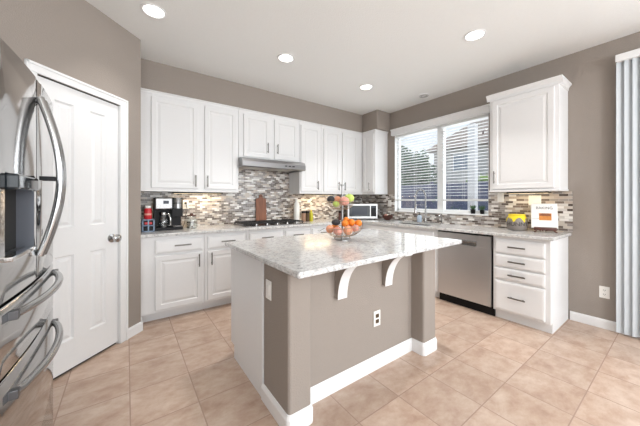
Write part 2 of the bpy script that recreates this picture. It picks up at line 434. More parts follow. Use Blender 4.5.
# ------------------------------------------------------------------ cabinet parts
def raised(x0, x1, z0, z1, yf, th=.02, stile=.055):
    mb = MB()
    st = min(stile, (x1-x0)*.28, (z1-z0)*.28)
    prof = [(0, yf+th), (0, yf+.004), (.003, yf), (st-.004, yf), (st+.002, yf+.0065), (st+.012, yf+.0065), (st+.034, yf+.001)]
    mb.ringpanel(x0, x1, z0, z1, prof)
    mb.add([(x0, yf+th, z0), (x1, yf+th, z0), (x1, yf+th, z1), (x0, yf+th, z1)], [[0, 1, 2, 3]])
    return mb
def slab(x0, x1, z0, z1, yf, th=.02):
    return MB().ringpanel(x0, x1, z0, z1, [(0, yf+th), (0, yf+.007), (.006, yf+.003), (.014, yf+.0015), (.018, yf)]).add([(x0, yf+th, z0), (x1, yf+th, z0), (x1, yf+th, z1), (x0, yf+th, z1)], [[0, 1, 2, 3]])
def pull(x, z, yf, L=.14, vert=True):
    mb = MB(); h = L/2
    if vert:
        mb.tube([(x, yf-.028, z-h), (x, yf-.028, z+h)], .0062, 8)
        for q in (-h*.7, h*.7): mb.tube([(x, yf+.002, z+q), (x, yf-.028, z+q)], .005, 8)
    else:
        mb.tube([(x-h, yf-.028, z), (x+h, yf-.028, z)], .0075, 8)
        for q in (-h*.7, h*.7): mb.tube([(x+q, yf+.002, z), (x+q, yf-.028, z)], .005, 8)
    return mb
def wall_cab(label, loc, rz, x0, x1, z0, z1, doors, depth=.33, crown=.025, group=None, y_back=0.001):
    r = thing('wall_cabinet', label, 'cabinet', loc, rz, group)
    MB().box(x0, x1, -depth, -y_back, z0, z1, .0015, 1).build('cabinet_body', M['white'], r)
    for (a, b_, c, d, hx, hz) in doors:
        dr = raised(a, b_, c, d, -depth-.02).build('door', M['white'], r)
        pull(hx, hz, -depth-.02).build('handle', M['nickel'], dr)
    return r
def crownstrip(x0, x1, yf, z, r, left=False, right=False, h=.035, d=.022):
    mb = MB()
    mb.prism([(yf, z-h), (yf-.006, z-h), (yf-.008, z-h*.6), (yf-d*.75, z-h*.3), (yf-d, z-h*.2), (yf-d, z), (yf, z)], x0-(d if left else 0), x1+(d if right else 0), 'x')
    if right: mb.prism([(x1, z-h), (x1+.006, z-h), (x1+.008, z-h*.6), (x1+d*.75, z-h*.3), (x1+d, z-h*.2), (x1+d, z), (x1, z)], yf-.0, -.002, 'y')
    if left: mb.prism([(x0, z-h), (x0-.006, z-h), (x0-.008, z-h*.6), (x0-d*.75, z-h*.3), (x0-d, z-h*.2), (x0-d, z), (x0, z)], yf-.0, -.002, 'y')
    return mb.build('crown_molding', M['white'], r)

ZT = 2.474
c1 = wall_cab('tall white double door wall cabinet above the coffee maker', (0, 0, 0), 0, -3.688, -2.602, 1.357, ZT, [(-3.58, -3.10, 1.395, 2.41, -3.130, 1.487), (-3.025, -2.63, 1.395, 2.41, -2.995, 1.487)])
crownstrip(-3.688, -2.602, -.33, ZT, c1)
c2 = wall_cab('short white double door wall cabinet directly above the range hood', (0, 0, 0), 0, -2.598, -1.662, 1.82, ZT, [(-2.535, -2.155, 1.845, 2.41, -2.195, 1.985), (-2.085, -1.70, 1.845, 2.41, -2.045, 1.985)])
crownstrip(-2.598, -1.662, -.33, ZT, c2)
c3 = wall_cab('tall narrow single door white wall cabinet just right of the range hood', (0, 0, 0), 0, -1.658, -1.252, 1.357, ZT, [(-1.64, -1.285, 1.395, 2.41, -1.335, 1.49)])
crownstrip(-1.658, -1.252, -.33, ZT, c3)
c4 = wall_cab('tall white double door wall cabinet behind the fruit stand', (0, 0, 0), 0, -1.248, -.002, 1.357, ZT, [(-1.205, -.865, 1.395, 2.41, -.905, 1.49), (-.805, -.45, 1.395, 2.41, -.765, 1.49)])
crownstrip(-1.248, -.352, -.33, ZT, c4)
c5 = wall_cab('single door white wall cabinet in the room corner above the microwave', (0, 0, 0), RB, .332, .645, 1.357, ZT, [(.375, .625, 1.395, 2.41, .54, 1.49)], y_back=.002)
crownstrip(.352, .645, -.33, ZT, c5, right=True)
c6 = wall_cab('single door white wall cabinet with crown between window and vertical blinds', (0, 0, 0), RB, 2.445, 3.068, 1.37, 2.44, [(2.478, 3.034, 1.385, 2.40, 2.503, 1.52)], y_back=.001)
crownstrip(2.445, 3.068, -.33, 2.485, c6, left=True, right=True, h=.07, d=.030)
MB().box(2.44, 3.073, -.345, -.001, 1.352, 1.372, .003).build('light_rail', M['white'], c6)

# base cabinets
def base_cab(label, loc, rz, x0, x1, drawers, doors, depth=.61, group=None, y_back=.001, name='base_cabinet'):
    r = thing(name, label, 'cabinet', loc, rz, group)
    bd = MB()
    if name == 'sink_cabinet': bd.box(x0, x1, -depth, -depth+.02, .095, .882, .0015, 1).box(x0, x0+.018, -depth+.02, -y_back, .095, .882).box(x1-.018, x1, -depth+.02, -y_back, .095, .882).box(x0, x1, -depth+.02, -y_back, .095, .115)
    else: bd.box(x0, x1, -depth, -y_back, .095, .882, .0015, 1)
    bd.box(x0, x1, -.535, -y_back, 0, .095).build('cabinet_body', M['white'], r)
    for (a, b_, c, d, hx) in drawers:
        dr = (raised(a, b_, c, d, -depth-.02, stile=.04) if d-c > .22 else slab(a, b_, c, d, -depth-.02)).build('drawer', M['white'], r)
        pull(hx, (c+d)/2+.005, -depth-.02, .16, False).build('handle', M['nickel'], dr)
    for (a, b_, c, d, hx) in doors:
        dr = raised(a, b_, c, d, -depth-.02).build('door', M['white'], r)
        pull(hx, d-.085, -depth-.02).build('handle', M['nickel'], dr)
    return r
b1 = base_cab('white base cabinet with one drawer and door nearest the pantry wall', (0, 0, 0), 0, -3.688, -3.087, [(-3.565, -3.11, .705, .845, -3.31)], [(-3.565, -3.11, .125, .68, -3.148)])
b2 = base_cab('white base cabinet below the counter just left of the cooktop', (0, 0, 0), 0, -3.085, -2.602, [(-3.055, -2.62, .705, .845, -2.83)], [(-3.055, -2.62, .125, .68, -3.015)])
b3 = base_cab('white base cabinet under the left half of the cooktop', (0, 0, 0), 0, -2.60, -2.082, [(-2.56, -2.10, .705, .845, -2.33)], [(-2.56, -2.10, .125, .68, -2.14)])
b4 = base_cab('white base cabinet under the right half of the cooktop', (0, 0, 0), 0, -2.08, -1.642, [(-2.06, -1.66, .705, .845, -1.87)], [(-2.06, -1.66, .125, .68, -2.02)])
b5 = base_cab('white base cabinet right of the cooktop under the small bottles', (0, 0, 0), 0, -1.64, -1.182, [(-1.62, -1.20, .705, .845, -1.41)], [(-1.62, -1.20, .125, .68, -1.24)])
b6 = base_cab('white base cabinet in the back corner behind the island', (0, 0, 0), 0, -1.18, -.002, [(-1.16, -.68, .705, .845, -.92)], [(-1.16, -.68, .125, .68, -1.12)])
b7 = base_cab('white sink base cabinet under the kitchen window left of the dishwasher', (0, 0, 0), RB, .635, 1.955, [], [(.72, 1.28, .125, .68, 1.24), (1.30, 1.90, .125, .68, 1.34)], y_back=.002, name='sink_cabinet')
slab(.72, 1.90, .705, .845, -.63).build('false_drawer_front', M['white'], b7)
b8 = thing('drawer_cabinet', 'white four drawer base cabinet at the right end of the counter', 'cabinet', (0, 0, 0), RB)
MB().box(2.591, 3.07, -.61, -.001, .095, .882, .0015, 1).box(2.591, 3.07, -.555, -.001, 0, .095).build('cabinet_body', M['white'], b8)
for (c, d) in ((.708, .848), (.567, .69), (.435, .55), (.115, .415)):
    dr = slab(2.612, 3.03, c, d, -.63).build('drawer', M['white'], b8)
    pull(2.812, (c+d)/2+.003, -.63, .145, False).build('handle', M['nickel'], dr)

# worktops
ct = MB()
Z0, Z1 = .884, .914
hx0, hx1, hy0, hy1 = -.52, -.13, -1.75, -1.05       # sink cut-out
ct.box(-3.688, 0, -.65, 0, Z0, Z1, .004)
ct.box(-.65, 0, hy1, -.65, Z0, Z1).box(-.65, hx0, hy0, hy1, Z0, Z1).box(hx1, 0, hy0, hy1, Z0, Z1).box(-.65, 0, -3.095, hy0, Z0, Z1, .004)
tag(ct.build('countertop', M['granite']), 'long L shaped speckled granite countertop running along both kitchen walls', 'countertop')
sk = thing('kitchen_sink', 'undermount steel sink set in the counter below the window', 'sink', (0, 0, 0))
MB().box(hx0, hx1, hy0, hy1, .70, .71).box(hx0-.008, hx0, hy0, hy1, .70, .883).box(hx1, hx1+.008, hy0, hy1, .70, .883).box(hx0, hx1, hy0-.008, hy0, .70, .883).box(hx0, hx1, hy1, hy1+.008, .70, .883).build('basin', M['steel'], sk)
MB().lathe([(.04, .711), (.04, .714), (.001, .714)], (-.33, -1.4, 0)).build('drain', M['dsteel'], sk)

# backsplashes
bs1 = MB().box(-3.688, -2.60, -.009, -.001, Z1, 1.356).box(-2.60, -1.66, -.009, -.001, Z1, 1.715).box(-1.66, -.002, -.009, -.001, Z1, 1.356)
tag(bs1.build('backsplash', M['mosaic']), 'mosaic strip tile backsplash behind the cooktop and coffee maker', 'backsplash')
bs2 = MB().box(.010, -WY0, -.009, -.001, Z1, 1.356).box(-WY0, -WY1, -.009, -.001, Z1, WZ0-.013).box(-WY1, 3.105, -.009, -.001, Z1, 1.35)
o = tag(bs2.build('backsplash', M['mosB']), 'mosaic strip tile backsplash under the window and behind the cookbook', 'backsplash'); o.rotation_euler = (0, 0, RB)

# ------------------------------------------------------------------ kitchen window, blinds, valance
win = structE('window_1', (0, 0, 0), RB)
wf = MB()
A_, B_ = -WY0, -WY1
wf.box(A_, A_+.035, .07, .13, WZ0, WZ1, .004).box(B_-.035, B_, .07, .13, WZ0, WZ1, .004).box(A_, B_, .07, .13, WZ0, WZ0+.05, .004).box(A_, B_, .07, .13, WZ1-.05, WZ1, .004)
wf.box(1.555, 1.655, .06, .13, WZ0, WZ1, .004)
wf.build('window_frame', M['vinyl'], win)
MB().box(A_, B_, -.012, .07, WZ0-.012, WZ0+.006, .003).build('window_sill', M['vinyl'], win)
MB().box(A_, A_+.006, 0, .07, WZ0, WZ1).box(B_-.006, B_, 0, .07, WZ0, WZ1).box(A_, B_, 0, .07, WZ1-.006, WZ1).build('window_reveal', M['trim'], win)
for (a, b_) in ((A_+.05, 1.555), (1.655, B_-.05)): MB().box(a, b_, .098, .102, WZ0+.05, WZ1-.05).build('window_pane', M['glass'], win)
tag(MB().box(.765, 2.335, -.062, -.001, 2.375, 2.478, .005).box(.755, 2.345, -.070, -.001, 2.462, 2.482, .004).build('window_valance', M['trim']), 'white wooden valance board across the top of the kitchen window', 'valance').rotation_euler = (0, 0, RB)
def blind(label, a, b_):
    r = thing('window_blind', label, 'blind', (0, 0, 0), RB, 'horizontal slat blinds in the kitchen window')
    y0 = .028
    MB().box(a, b_, y0-.025, y0+.025, 2.345, 2.39).build('headrail', M['slat'], r)
    first = None; z = 2.325
    while z > 1.285:
        if first is None:
            sl = MB(); ca, sa = math.cos(.06), math.sin(.06)
            prof = []
            for k in range(5):
                q = -.024+.048*k/4; cr = .0012*(1-(q/.024)**2); prof.append((q*ca, -q*sa*-1*-1+cr))
            poly = prof+[(p[0], p[1]-.0014) for p in prof[::-1]]
            first = sl.prism(poly, a+.003, b_-.003, 'x').build('slat', M['slat'], r); first.location = (0, y0, z)
        else:
            c_ = first.copy(); COL.objects.link(c_); c_.parent = r; c_.location = (0, y0, z)
        z -= .0435
    MB().box(a+.003, b_-.003, y0-.026, y0+.026, 1.243, 1.270, .004).build('bottom_rail', M['slat'], r)
    cd = MB()
    for q in (a+.12, (a+b_)/2, b_-.12):
        for yy in (y0-.027, y0+.027): cd.tube([(q, yy, 2.35), (q, yy, 1.26)], .0012, 5)
    cd.build('ladder_cord', M['slat'], r)
    return r
bl1 = blind('white horizontal slat blind over the left window pane above the sink', .812, 1.572)
bl2 = blind('white horizontal slat blind over the right window pane beside the end cabinet', 1.640, 2.288)
cdm = MB().tube([(2.235, -.008, 2.36), (2.235, -.008, 2.16)], .0018, 5).build('pull_cord', M['slat'], bl2)
MB().lathe([(.002, 2.165), (.008, 2.155), (.010, 2.13), (.004, 2.122)], (2.235, -.008, 0), 10).build('cord_tassel', M['darkwood'], cdm)

# ------------------------------------------------------------------ sliding door with vertical blinds
sd = structE('door_2', (0, 0, 0), RB)
fr = MB()
a, b_ = -SY0, -SY1
fr.box(a, a+.06, .06, .13, 0, SZ).box(b_-.06, b_, .06, .13, 0, SZ).box(a, b_, .06, .13, SZ-.06, SZ).box(a, b_, .06, .13, 0, .06).box((a+b_)/2-.04, (a+b_)/2+.04, .06, .13, 0, SZ)
fr.build('door_frame', M['vinyl'], sd)
MB().box(a+.06, b_-.06, .094, .100, .06, SZ-.06).build('door_pane', M['glass'], sd)
vb = thing('vertical_blind', 'pale grey vertical blinds drawn into a stack, with white head valance at the right edge', 'blind', (0, 0, 0), RB)
MB().box(3.425, 5.5, -.115, -.001, 2.545, 2.60, .004).box(3.42, 5.5, -.122, -.108, 2.54, 2.605, .003).build('headrail_valance', M['trim'], vb)
sl = MB(); ang = .42; n = 4; pf = []
for k in range(n+1):
    q = -.045+.09*k/n; cr = .007*(1-(q/.045)**2)
    pf.append((q*math.cos(ang)-cr*math.sin(ang), q*math.sin(ang)+cr*math.cos(ang)))
poly = pf+[(p[0]+.0012, p[1]) for p in pf[::-1]]
sl.prism(poly, .02, 2.545, 'z', True)
first = sl.build('slat', M['vslat'], vb); first.location = (3.462, -.062, 0)
x = 3.462+.050
while x < 3.95:
    c_ = first.copy(); COL.objects.link(c_); c_.parent = vb; c_.location = (x, -.062, 0); x += .050
# unseen family room windows, added behind the camera to frame the fill lamps
w2 = structE('window_2', (0, 0, 0))
fw = MB().box(-5.7, -.3, YB-.06, YB-.02, .3, .36).box(-5.7, -.3, YB-.06, YB-.02, 2.64, 2.7)
for q in (-5.7, -3.93, -2.12, -.36): fw.box(q, q+.06, YB-.06, YB-.02, .3, 2.7)
fw.build('window_frame', M['vinyl'], w2)
w3 = structE('window_3', (0, 0, 0))
MB().box(.06, .12, -7.5, -5.5, .4, .46).box(.06, .12, -7.5, -5.5, 2.44, 2.5).box(.06, .12, -7.5, -7.44, .4, 2.5).box(.06, .12, -5.56, -5.5, .4, 2.5).build('window_frame', M['vinyl'], w3)

# ------------------------------------------------------------------ ceiling fixtures
def can(label, loc, dim=1.0):
    r = thing('recessed_light', label, 'ceiling light', (*loc, H), 0, 'recessed ceiling lights')
    MB().lathe([(.092, 0), (.092, -.006), (.080, -.009), (.072, -.004), (.072, -.0005)], seg=32).build('trim_ring', M['trim'], r)
    MB().lathe([(.071, -.001), (.071, -.004), (.001, -.0045)], seg=32).build('lamp_lens', M['lens'], r)
    l = bpy.data.lights.new('recessed_lamp', 'AREA'); l.shape = 'DISK'; l.size = .14; l.energy = CAN_POWER*dim; l.color = (1, .97, .93); l.spread = math.radians(95)
    lo = bpy.data.objects.new('recessed_lamp', l); COL.objects.link(lo); lo.parent = r; lo.location = (0, 0, -.012)
    return r
can('round recessed ceiling light at top left in front of the pantry corner', (-3.62, -1.27), .4)
can('round recessed ceiling light in the middle of the row in front of the range wall', (-2.40, -1.26))
can('round recessed ceiling light farthest back near the corner soffit', (-1.153, -1.24))
can('round recessed ceiling light over the floor near the end wall cabinet', (-1.165, -2.65))
vt = thing('ceiling_vent', 'small round white ceiling diffuser near the window wall', 'vent', (-.25, -1.53, H))
MB().lathe([(.085, 0), (.085, -.008), (.070, -.014), (.068, -.006)], seg=28).build('vent_rim', M['trim'], vt)
for q in (.052, .032): MB().lathe([(q+.009, -.004), (q+.007, -.014), (q, -.012), (q+.002, -.003)], seg=24).build('vent_ring', M['ventgrey'], vt)
MB().lathe([(.012, -.003), (.012, -.014), (.001, -.014)], seg=16).build('vent_hub', M['trim'], vt)

# unseen hanging lamps added behind the camera to lift ambient and ceiling light
def add_fill_lamp(label, x_, y_, power):
    r = thing('unseen_fill_lamp', label, 'ceiling light', (x_, y_, H), 0, 'added fill lamps')
    MB().tube([(0, 0, 0), (0, 0, -.55)], .006, 8).lathe([(.06, 0), (.06, -.02), (.01, -.03)], seg=20).build('stem', M['nickel'], r)
    l = bpy.data.lights.new('fill_point_lamp', 'POINT'); l.energy = power; l.shadow_soft_size = .28; l.color = (.96, .98, 1.0)
    lo = bpy.data.objects.new('fill_point_lamp', l); COL.objects.link(lo); lo.parent = r; lo.location = (0, 0, -.85)
    MB().lathe([(.04, -.53), (.05, -.56), (.05, -.57), (.001, -.57)], seg=20).build('cap', M['nickel'], r)
add_fill_lamp('added unseen fill lamp hanging left behind the camera', -4.6, -5.6, 50)
add_fill_lamp('added unseen fill lamp hanging right behind the camera', -1.6, -5.4, 65)

# under cabinet lamps
def under(label, loc, rz, L, power):
    r = thing('under_cabinet_light', label, 'light', loc, rz)
    MB().box(-L/2, L/2, -.03, .03, -.016, 0, .003).build('housing', M['black'], r)
    MB().box(-L/2+.02, L/2-.02, -.022, .022, -.019, -.0161).build('lamp_lens', M['strip'], r)
    l = bpy.data.lights.new('under_cabinet_lamp', 'AREA'); l.shape = 'RECTANGLE'; l.size = L-.04; l.size_y = .045; l.energy = power; l.color = (1, .76, .46)
    lo = bpy.data.objects.new('under_cabinet_lamp', l); COL.objects.link(lo); lo.parent = r; lo.location = (0, 0, -.022)
under('black light bar under the tall cabinet above the coffee maker', (-3.05, -.12, 1.357), 0, .6, 1.5)
under('warm light bar under the cabinets right of the hood', (-1.15, -.12, 1.357), 0, .6, 1.9)
under('warm light bar under the end cabinet above the cookbook', (-.12, -2.75, 1.352), RB, .4, .55)

# ------------------------------------------------------------------ range hood
hd = thing('range_hood', 'stainless steel under cabinet range hood above the cooktop', 'range hood', (0, 0, 0))
pr = [(-.01, 1.818), (-.43, 1.818), (-.475, 1.80), (-.495, 1.765), (-.50, 1.70), (-.485, 1.69), (-.46, 1.69), (-.46, 1.715), (-.01, 1.715)]
MB().prism(pr, -2.605, -1.655, 'x').box(-2.605, -2.59, -.47, -.01, 1.69, 1.72).box(-1.67, -1.655, -.47, -.01, 1.69, 1.72).build('hood_body', M['hood'], hd)
MB().box(-2.55, -2.15, -.44, -.06, 1.706, 1.714).build('filter', M['screen'], hd)
MB().box(-2.11, -1.71, -.44, -.06, 1.706, 1.714).build('filter', M['screen'], hd)
for q in range(3): MB().box(-2.0+q*.06, -1.965+q*.06, -.505, -.498, 1.728, 1.742, .002).build('button', M['black'], hd)

# ------------------------------------------------------------------ cooktop
ck = thing('cooktop', 'black gas cooktop with steel knobs on the granite counter', 'cooktop', (-2.145, -.34, Z1))
MB().box(-.455, .455, -.255, .245, 0, .012, .004).build('cooktop_plate', M['dsteel'], ck)
def grate(cx):
    g = MB(); hw = .142
    for xx in (cx-hw, cx+hw): g.box(xx-.006, xx+.006, -.17, .22, .030, .044, .002)
    for yy in (-.17, .025, .22): g.box(cx-hw, cx+hw, yy-.006, yy+.006, .030, .044, .002)
    for yy in (-.075, .12):
        g.box(cx-.09, cx+.09, yy-.005, yy+.005, .036, .046, .002); g.box(cx-.005, cx+.005, yy-.07, yy+.07, .036, .046, .002)
    for xx in (cx-hw, cx+hw):
        for yy in (-.165, .215): g.box(xx-.007, xx+.007, yy-.007, yy+.007, .011, .032)
    return g
for cx_ in (-.295, 0, .295):
    grate(cx_).build('grate', M['blackm'], ck)
    for yy in (-.075, .12): MB().lathe([(.04, .012), (.04, .020), (.028, .022), (.028, .030), (.001, .031)], (cx_, yy, 0), 18).build('burner', M['blackm'], ck)
for k in range(5):
    MB().lathe([(.019, .012), (.019, .016), (.015, .018), (.014, .036), (.001, .037)], (-.30+k*.15, -.215, 0), 16).build('knob', M['steel'], ck)

# ------------------------------------------------------------------ dishwasher
dw = thing('dishwasher', 'stainless steel dishwasher with pocket bar handle beside the drawer cabinet', 'dishwasher', (0, 0, 0), RB)
MB().box(1.958, 2.588, -.60, -.02, .10, .878).box(1.958, 2.588, -.57, -.05, 0, .10).build('tub', M['black'], dw)
dp = MB(); yf = -.625
dp.box(1.966, 2.572, yf, -.60, .105, .735, .003); dp.box(1.966, 2.205, yf, -.60, .7345, .862, .0).box(2.425, 2.572, yf, -.60, .7345, .862, 0).box(2.20, 2.43, yf, -.60, .795, .862, 0)
dp.build('door_panel', M['dwsteel'], dw)
MB().box(2.205, 2.425, -.606, -.601, .735, .795).build('handle_pocket', M['dsteel'], dw)
MB().box(2.205, 2.425, -.640, -.618, .772, .792, .006).build('handle', M['hsteel'], dw)

# ------------------------------------------------------------------ island
isl = thing('kitchen_island', 'taupe kitchen island with white end panel, two square posts and white baseboard', 'kitchen island', (-2.39, -2.05, 0))
def I(x, y): return (x+2.39, y+2.05)
ib = MB()
def ibox(mb, x0, x1, y0, y1, z0, z1, bev=0, edges=None, seg=3):
    return mb.box(x0+2.39, x1+2.39, y0+2.05, y1+2.05, z0, z1, bev, seg, edges)
ibox(ib, -3.07, -1.70, -2.45, -1.63, .0, .883)
ib.build('body', M['wall'], isl)
ibox(MB(), -3.095, -2.945, -2.565, -2.235, 0, .883, .018, 'z').build('post', M['wall'], isl)
ibox(MB(), -1.85, -1.672, -2.565, -2.235, 0, .883, .018, 'z').build('post', M['wall'], isl)
ep = MB()
ep.prism([(-2.236+2.05, 0), (-1.69+2.05, 0), (-1.69+2.05, .10), (-1.615+2.05, .10), (-1.615+2.05, .883), (-2.236+2.05, .883)], -3.102+2.39, -3.07+2.39, 'x')
ep.build('end_panel', M['white'], isl)
# baseboard following recess and posts
ik = MB(); bh = .10
def bbx(x0, x1, y0, y1):
    ibox(ik, x0, x1, y0, y1, 0, bh-.018, .002, None, 1)
def bbseg(pts):
    # pts path of outer wall line, board grows outwards to the right-hand side of travel
    d = .014; prof = [(0, 0), (d, 0), (d, bh-.025), (d*.55, bh-.008), (d*.3, bh), (0, bh)]
    P = [Vector((p[0]+2.39, p[1]+2.05)) for p in pts]; n = len(P); vs = []; fs = []; m = len(prof)
    for i in range(n):
        dirs = []
        if i > 0: dirs.append((P[i]-P[i-1]).normalized())
        if i < n-1: dirs.append((P[i+1]-P[i]).normalized())
        ns = [Vector((q.y, -q.x)) for q in dirs]
        if len(ns) == 2:
            nn = (ns[0]+ns[1]); nn = nn/ (nn.length_squared/2) if nn.length > 1e-6 else ns[0]
        else: nn = ns[0]
        for (o_, z_) in prof: vs.append((P[i].x+nn.x*o_, P[i].y+nn.y*o_, z_))
    for i in range(n-1):
        for k in range(m): l = (k+1) % m; fs.append([i*m+k, i*m+l, (i+1)*m+l, (i+1)*m+k])
    fs.append(list(range(m))); fs.append([(n-1)*m+k for k in range(m)])
    ik.add(vs, fs)
def rc(cx_, cy_, a0, a1, r=.018, n=3): return [(cx_+r*math.cos(a0+(a1-a0)*k/n), cy_+r*math.sin(a0+(a1-a0)*k/n)) for k in range(n+1)]
path = [(-3.0955, -2.237)]+rc(-3.077, -2.547, PI, 1.5*PI)+rc(-2.963, -2.547, 1.5*PI, 2*PI)+[(-2.9445, -2.4505), (-1.8505, -2.4505)]+rc(-1.832, -2.547, PI, 1.5*PI)+rc(-1.690, -2.547, 1.5*PI, 2*PI)+[(-1.6715, -2.237)]
# travelling from left side, round the front, to the right: outward is on the right-hand side
bbseg([(x_, y_) for x_, y_ in path])
ik.build('baseboard', M['trim'], isl)
def corbel(xc, wd=.085):
    x0, x1 = xc-wd/2, xc+wd/2; prof = [(-2.451, .883), (-2.451, .617), (-2.480, .610)]
    for k in range(1, 13):
        a = k/12*PI/2; prof.append((-2.480-.18*(1-math.cos(a)), .610+.258*math.sin(a)))
    prof.append((-2.662, .883))
    P = [(p[0]+2.05, p[1]) for p in prof]
    side = MB().prism(P, x0+2.39, x1+2.39, 'x').build('corbel', M['wall'], isl)
    # white painted curved face strip
    arc = P[2:]; out = [(p[0]-.002, p[1]-.002) for p in arc]
    fc = MB().prism(out+[(p[0]+.004, p[1]+.002) for p in arc[::-1]], x0+2.39+.0015, x1+2.39-.0015, 'x')
    fo = fc.build('face_strip', M['trim'], side); fo['label'] = 'white painted curved front of corbel'
    return side
corbel(-2.642, .083); corbel(-2.178, .083)
tp = MB()
tp.prism([(-3.138, -2.737), (-1.443, -2.672), (-1.443, -1.56), (-3.145, -1.575)], Z0, Z1, 'z')
bmq = bmesh.new(); vv = [bmq.verts.new(v) for v in tp.v]
for f in tp.f: bmq.faces.new([vv[i] for i in f])
bmesh.ops.bevel(bmq, geom=bmq.edges[:], offset=.005, segments=2, affect='EDGES')
tp = MB().addbm(bmq)
tag(tp.build('island_countertop', M['granite']), 'speckled light granite slab on top of the kitchen island', 'countertop')

# ------------------------------------------------------------------ plates, outlets, switches
def plate(name, label, cat, loc, rz, kind='outlet', w_=.072, h_=.115, gangs=1):
    r = thing(name, label, cat, loc, rz)
    W_ = w_+(gangs-1)*.046
    MB().box(-W_/2, W_/2, -.006, 0, -h_/2, h_/2, .003).build('cover_plate', M['plastic'], r)
    for g in range(gangs):
        gx = (g-(gangs-1)/2)*.046
        if kind == 'outlet':
            for zz in (-.02, .02):
                s_ = MB().box(gx-.017, gx+.017, -.009, -.0055, zz-.014, zz+.014, .002).build('socket', M['plastic'], r)
                MB().box(gx-.008, gx-.005, -.0095, -.0088, zz-.003, zz+.007).box(gx+.005, gx+.008, -.0095, -.0088, zz-.003, zz+.007).box(gx-.002, gx+.002, -.0095, -.0088, zz-.009, zz-.005).build('slot', M['gap'], s_)
        else:
            MB().box(gx-.017, gx+.017, -.010, -.0055, -.033, .033, .002).build('rocker', M['plastic'], r)
    return r
plate('wall_outlet', 'white duplex outlet low on the taupe wall beside the vertical blinds', 'outlet', (0, -3.335, .355), RB)
oi = plate('island_outlet', 'white outlet plate with dark sockets on the island front below the corbels', 'outlet', (-2.28, -2.451, .375), 0)
for ch in oi.children:
    if ch.name.startswith('socket'): ch.data.materials[0] = M['stem']
sw = plate('light_switch', 'white rocker switch on the left side of the island post', 'switch', (-3.0965, -2.325, .715), -PI/2, 'switch')
sw.rotation_euler = (0, 0, -PI/2)
plate('backsplash_outlet', 'white plate in the mosaic tile beside the window under the end cabinet', 'outlet', (-.009, -2.44, 1.29), RB, 'switch')
plate('backsplash_switch', 'double white switch plate in the mosaic tile behind the cookbook', 'switch', (-.009, -2.785, 1.255), RB, 'switch', gangs=2)
plate('corner_outlet', 'white plate in the mosaic tile between the corner cabinet and window', 'outlet', (-.009, -.70, 1.20), RB, 'switch')
po = plate('coffee_outlet', 'white outlet behind the coffee maker with a black plug', 'outlet', (-3.185, -.009, 1.20), 0)
pg = thing('power_cord', 'black plug and cord hanging beside the coffee maker', 'cord', (-3.185, -.03, 1.22))
MB().box(-.013, .013, -.02, .010, -.012, .012, .004).build('plug', M['black'], pg)
MB().tube([(0, -.02, 0), (.002, -.04, -.03), (.012, -.04, -.09), (-.01, -.045, -.16), (-.02, -.06, -.24), (-.045, -.09, -.300)], .0035, 6).build('cable', M['black'], pg)

# ------------------------------------------------------------------ refrigerator
FX = -4.122
fg = thing('refrigerator', 'large stainless french door refrigerator with water dispenser at left edge', 'refrigerator', (FX, -2.215, 0), PI/2)
HW = .415
def fy(x): return -.020*(1-(x/HW)**2)
def curved(x0, x1, z0, z1, hole=None, n=16, th=.075):
    xs = sorted(set([x0+(x1-x0)*k/n for k in range(n+1)]+([hole[0], hole[1]] if hole else [])))
    zs_ = [z0, z0+.006]+([hole[2], hole[3]] if hole else [])+[z1-.006, z1]
    vs = []; fs = []
    ed = .006
    def yy(x, z):
        e = 0
        if z <= z0+1e-6 or z >= z1-1e-6: e = ed
        if x <= x0+1e-6 or x >= x1-1e-6: e = max(e, ed)
        return fy(x)+e
    nx = len(xs); nz = len(zs_)
    for z in zs_:
        for x in xs: vs.append((x, yy(x, z), z))
    for j in range(nz-1):
        for i in range(nx-1):
            if hole and xs[i] >= hole[0]-1e-6 and xs[i+1] <= hole[1]+1e-6 and zs_[j] >= hole[2]-1e-6 and zs_[j+1] <= hole[3]+1e-6: continue
            fs.append([j*nx+i, j*nx+i+1, (j+1)*nx+i+1, (j+1)*nx+i])
    mb = MB().add(vs, fs, True)
    # sides, top, bottom and back
    top = [(x, yy(x, z1), z1) for x in xs]; bk = [(x, th, z1) for x in xs]
    for zz, rev in ((z1, 0), (z0, 1)):
        vs = [(x, yy(x, zz), zz) for x in xs]+[(x, th, zz) for x in xs]; fs = [[i, i+1, nx+i+1, nx+i] for i in range(nx-1)]
        mb.add(vs, fs)
    for xx in (x0, x1):
        vs = [(xx, yy(xx, z), z) for z in zs_]+[(xx, th, z) for z in zs_]; fs = [[i, i+1, nz+i+1, nz+i] for i in range(nz-1)]
        mb.add(vs, fs)
    mb.add([(x0, th, z0), (x1, th, z0), (x1, th, z1), (x0, th, z1)], [[0, 1, 2, 3]])
    return mb
FT = 1.772
MB().box(-HW, HW, .085, .74, .03, 1.77, .004).build('cabinet_shell', M['dsteel'], fg)
MB().box(-HW+.01, HW-.01, .05, .70, 0, .05).build('toe_grille', M['black'], fg)
hole = (-.335, -.065, 1.075, 1.352)
dl = curved(-HW, -.003, .932, FT, hole, n=10).build('door', M['steel'], fg)
dr_ = curved(.003, HW, .932, FT, n=10).build('door', M['steel'], fg)
d1 = curved(-HW, HW, .698, .920, n=24, th=.08).build('drawer', M['steel'], fg)
d2 = curved(-HW, HW, .055, .686, n=24, th=.08).build('drawer', M['steel'], fg)
MB().box(-HW+.003, HW-.003, .03, .085, .05, 1.76).build('door_gasket', M['gap'], fg)
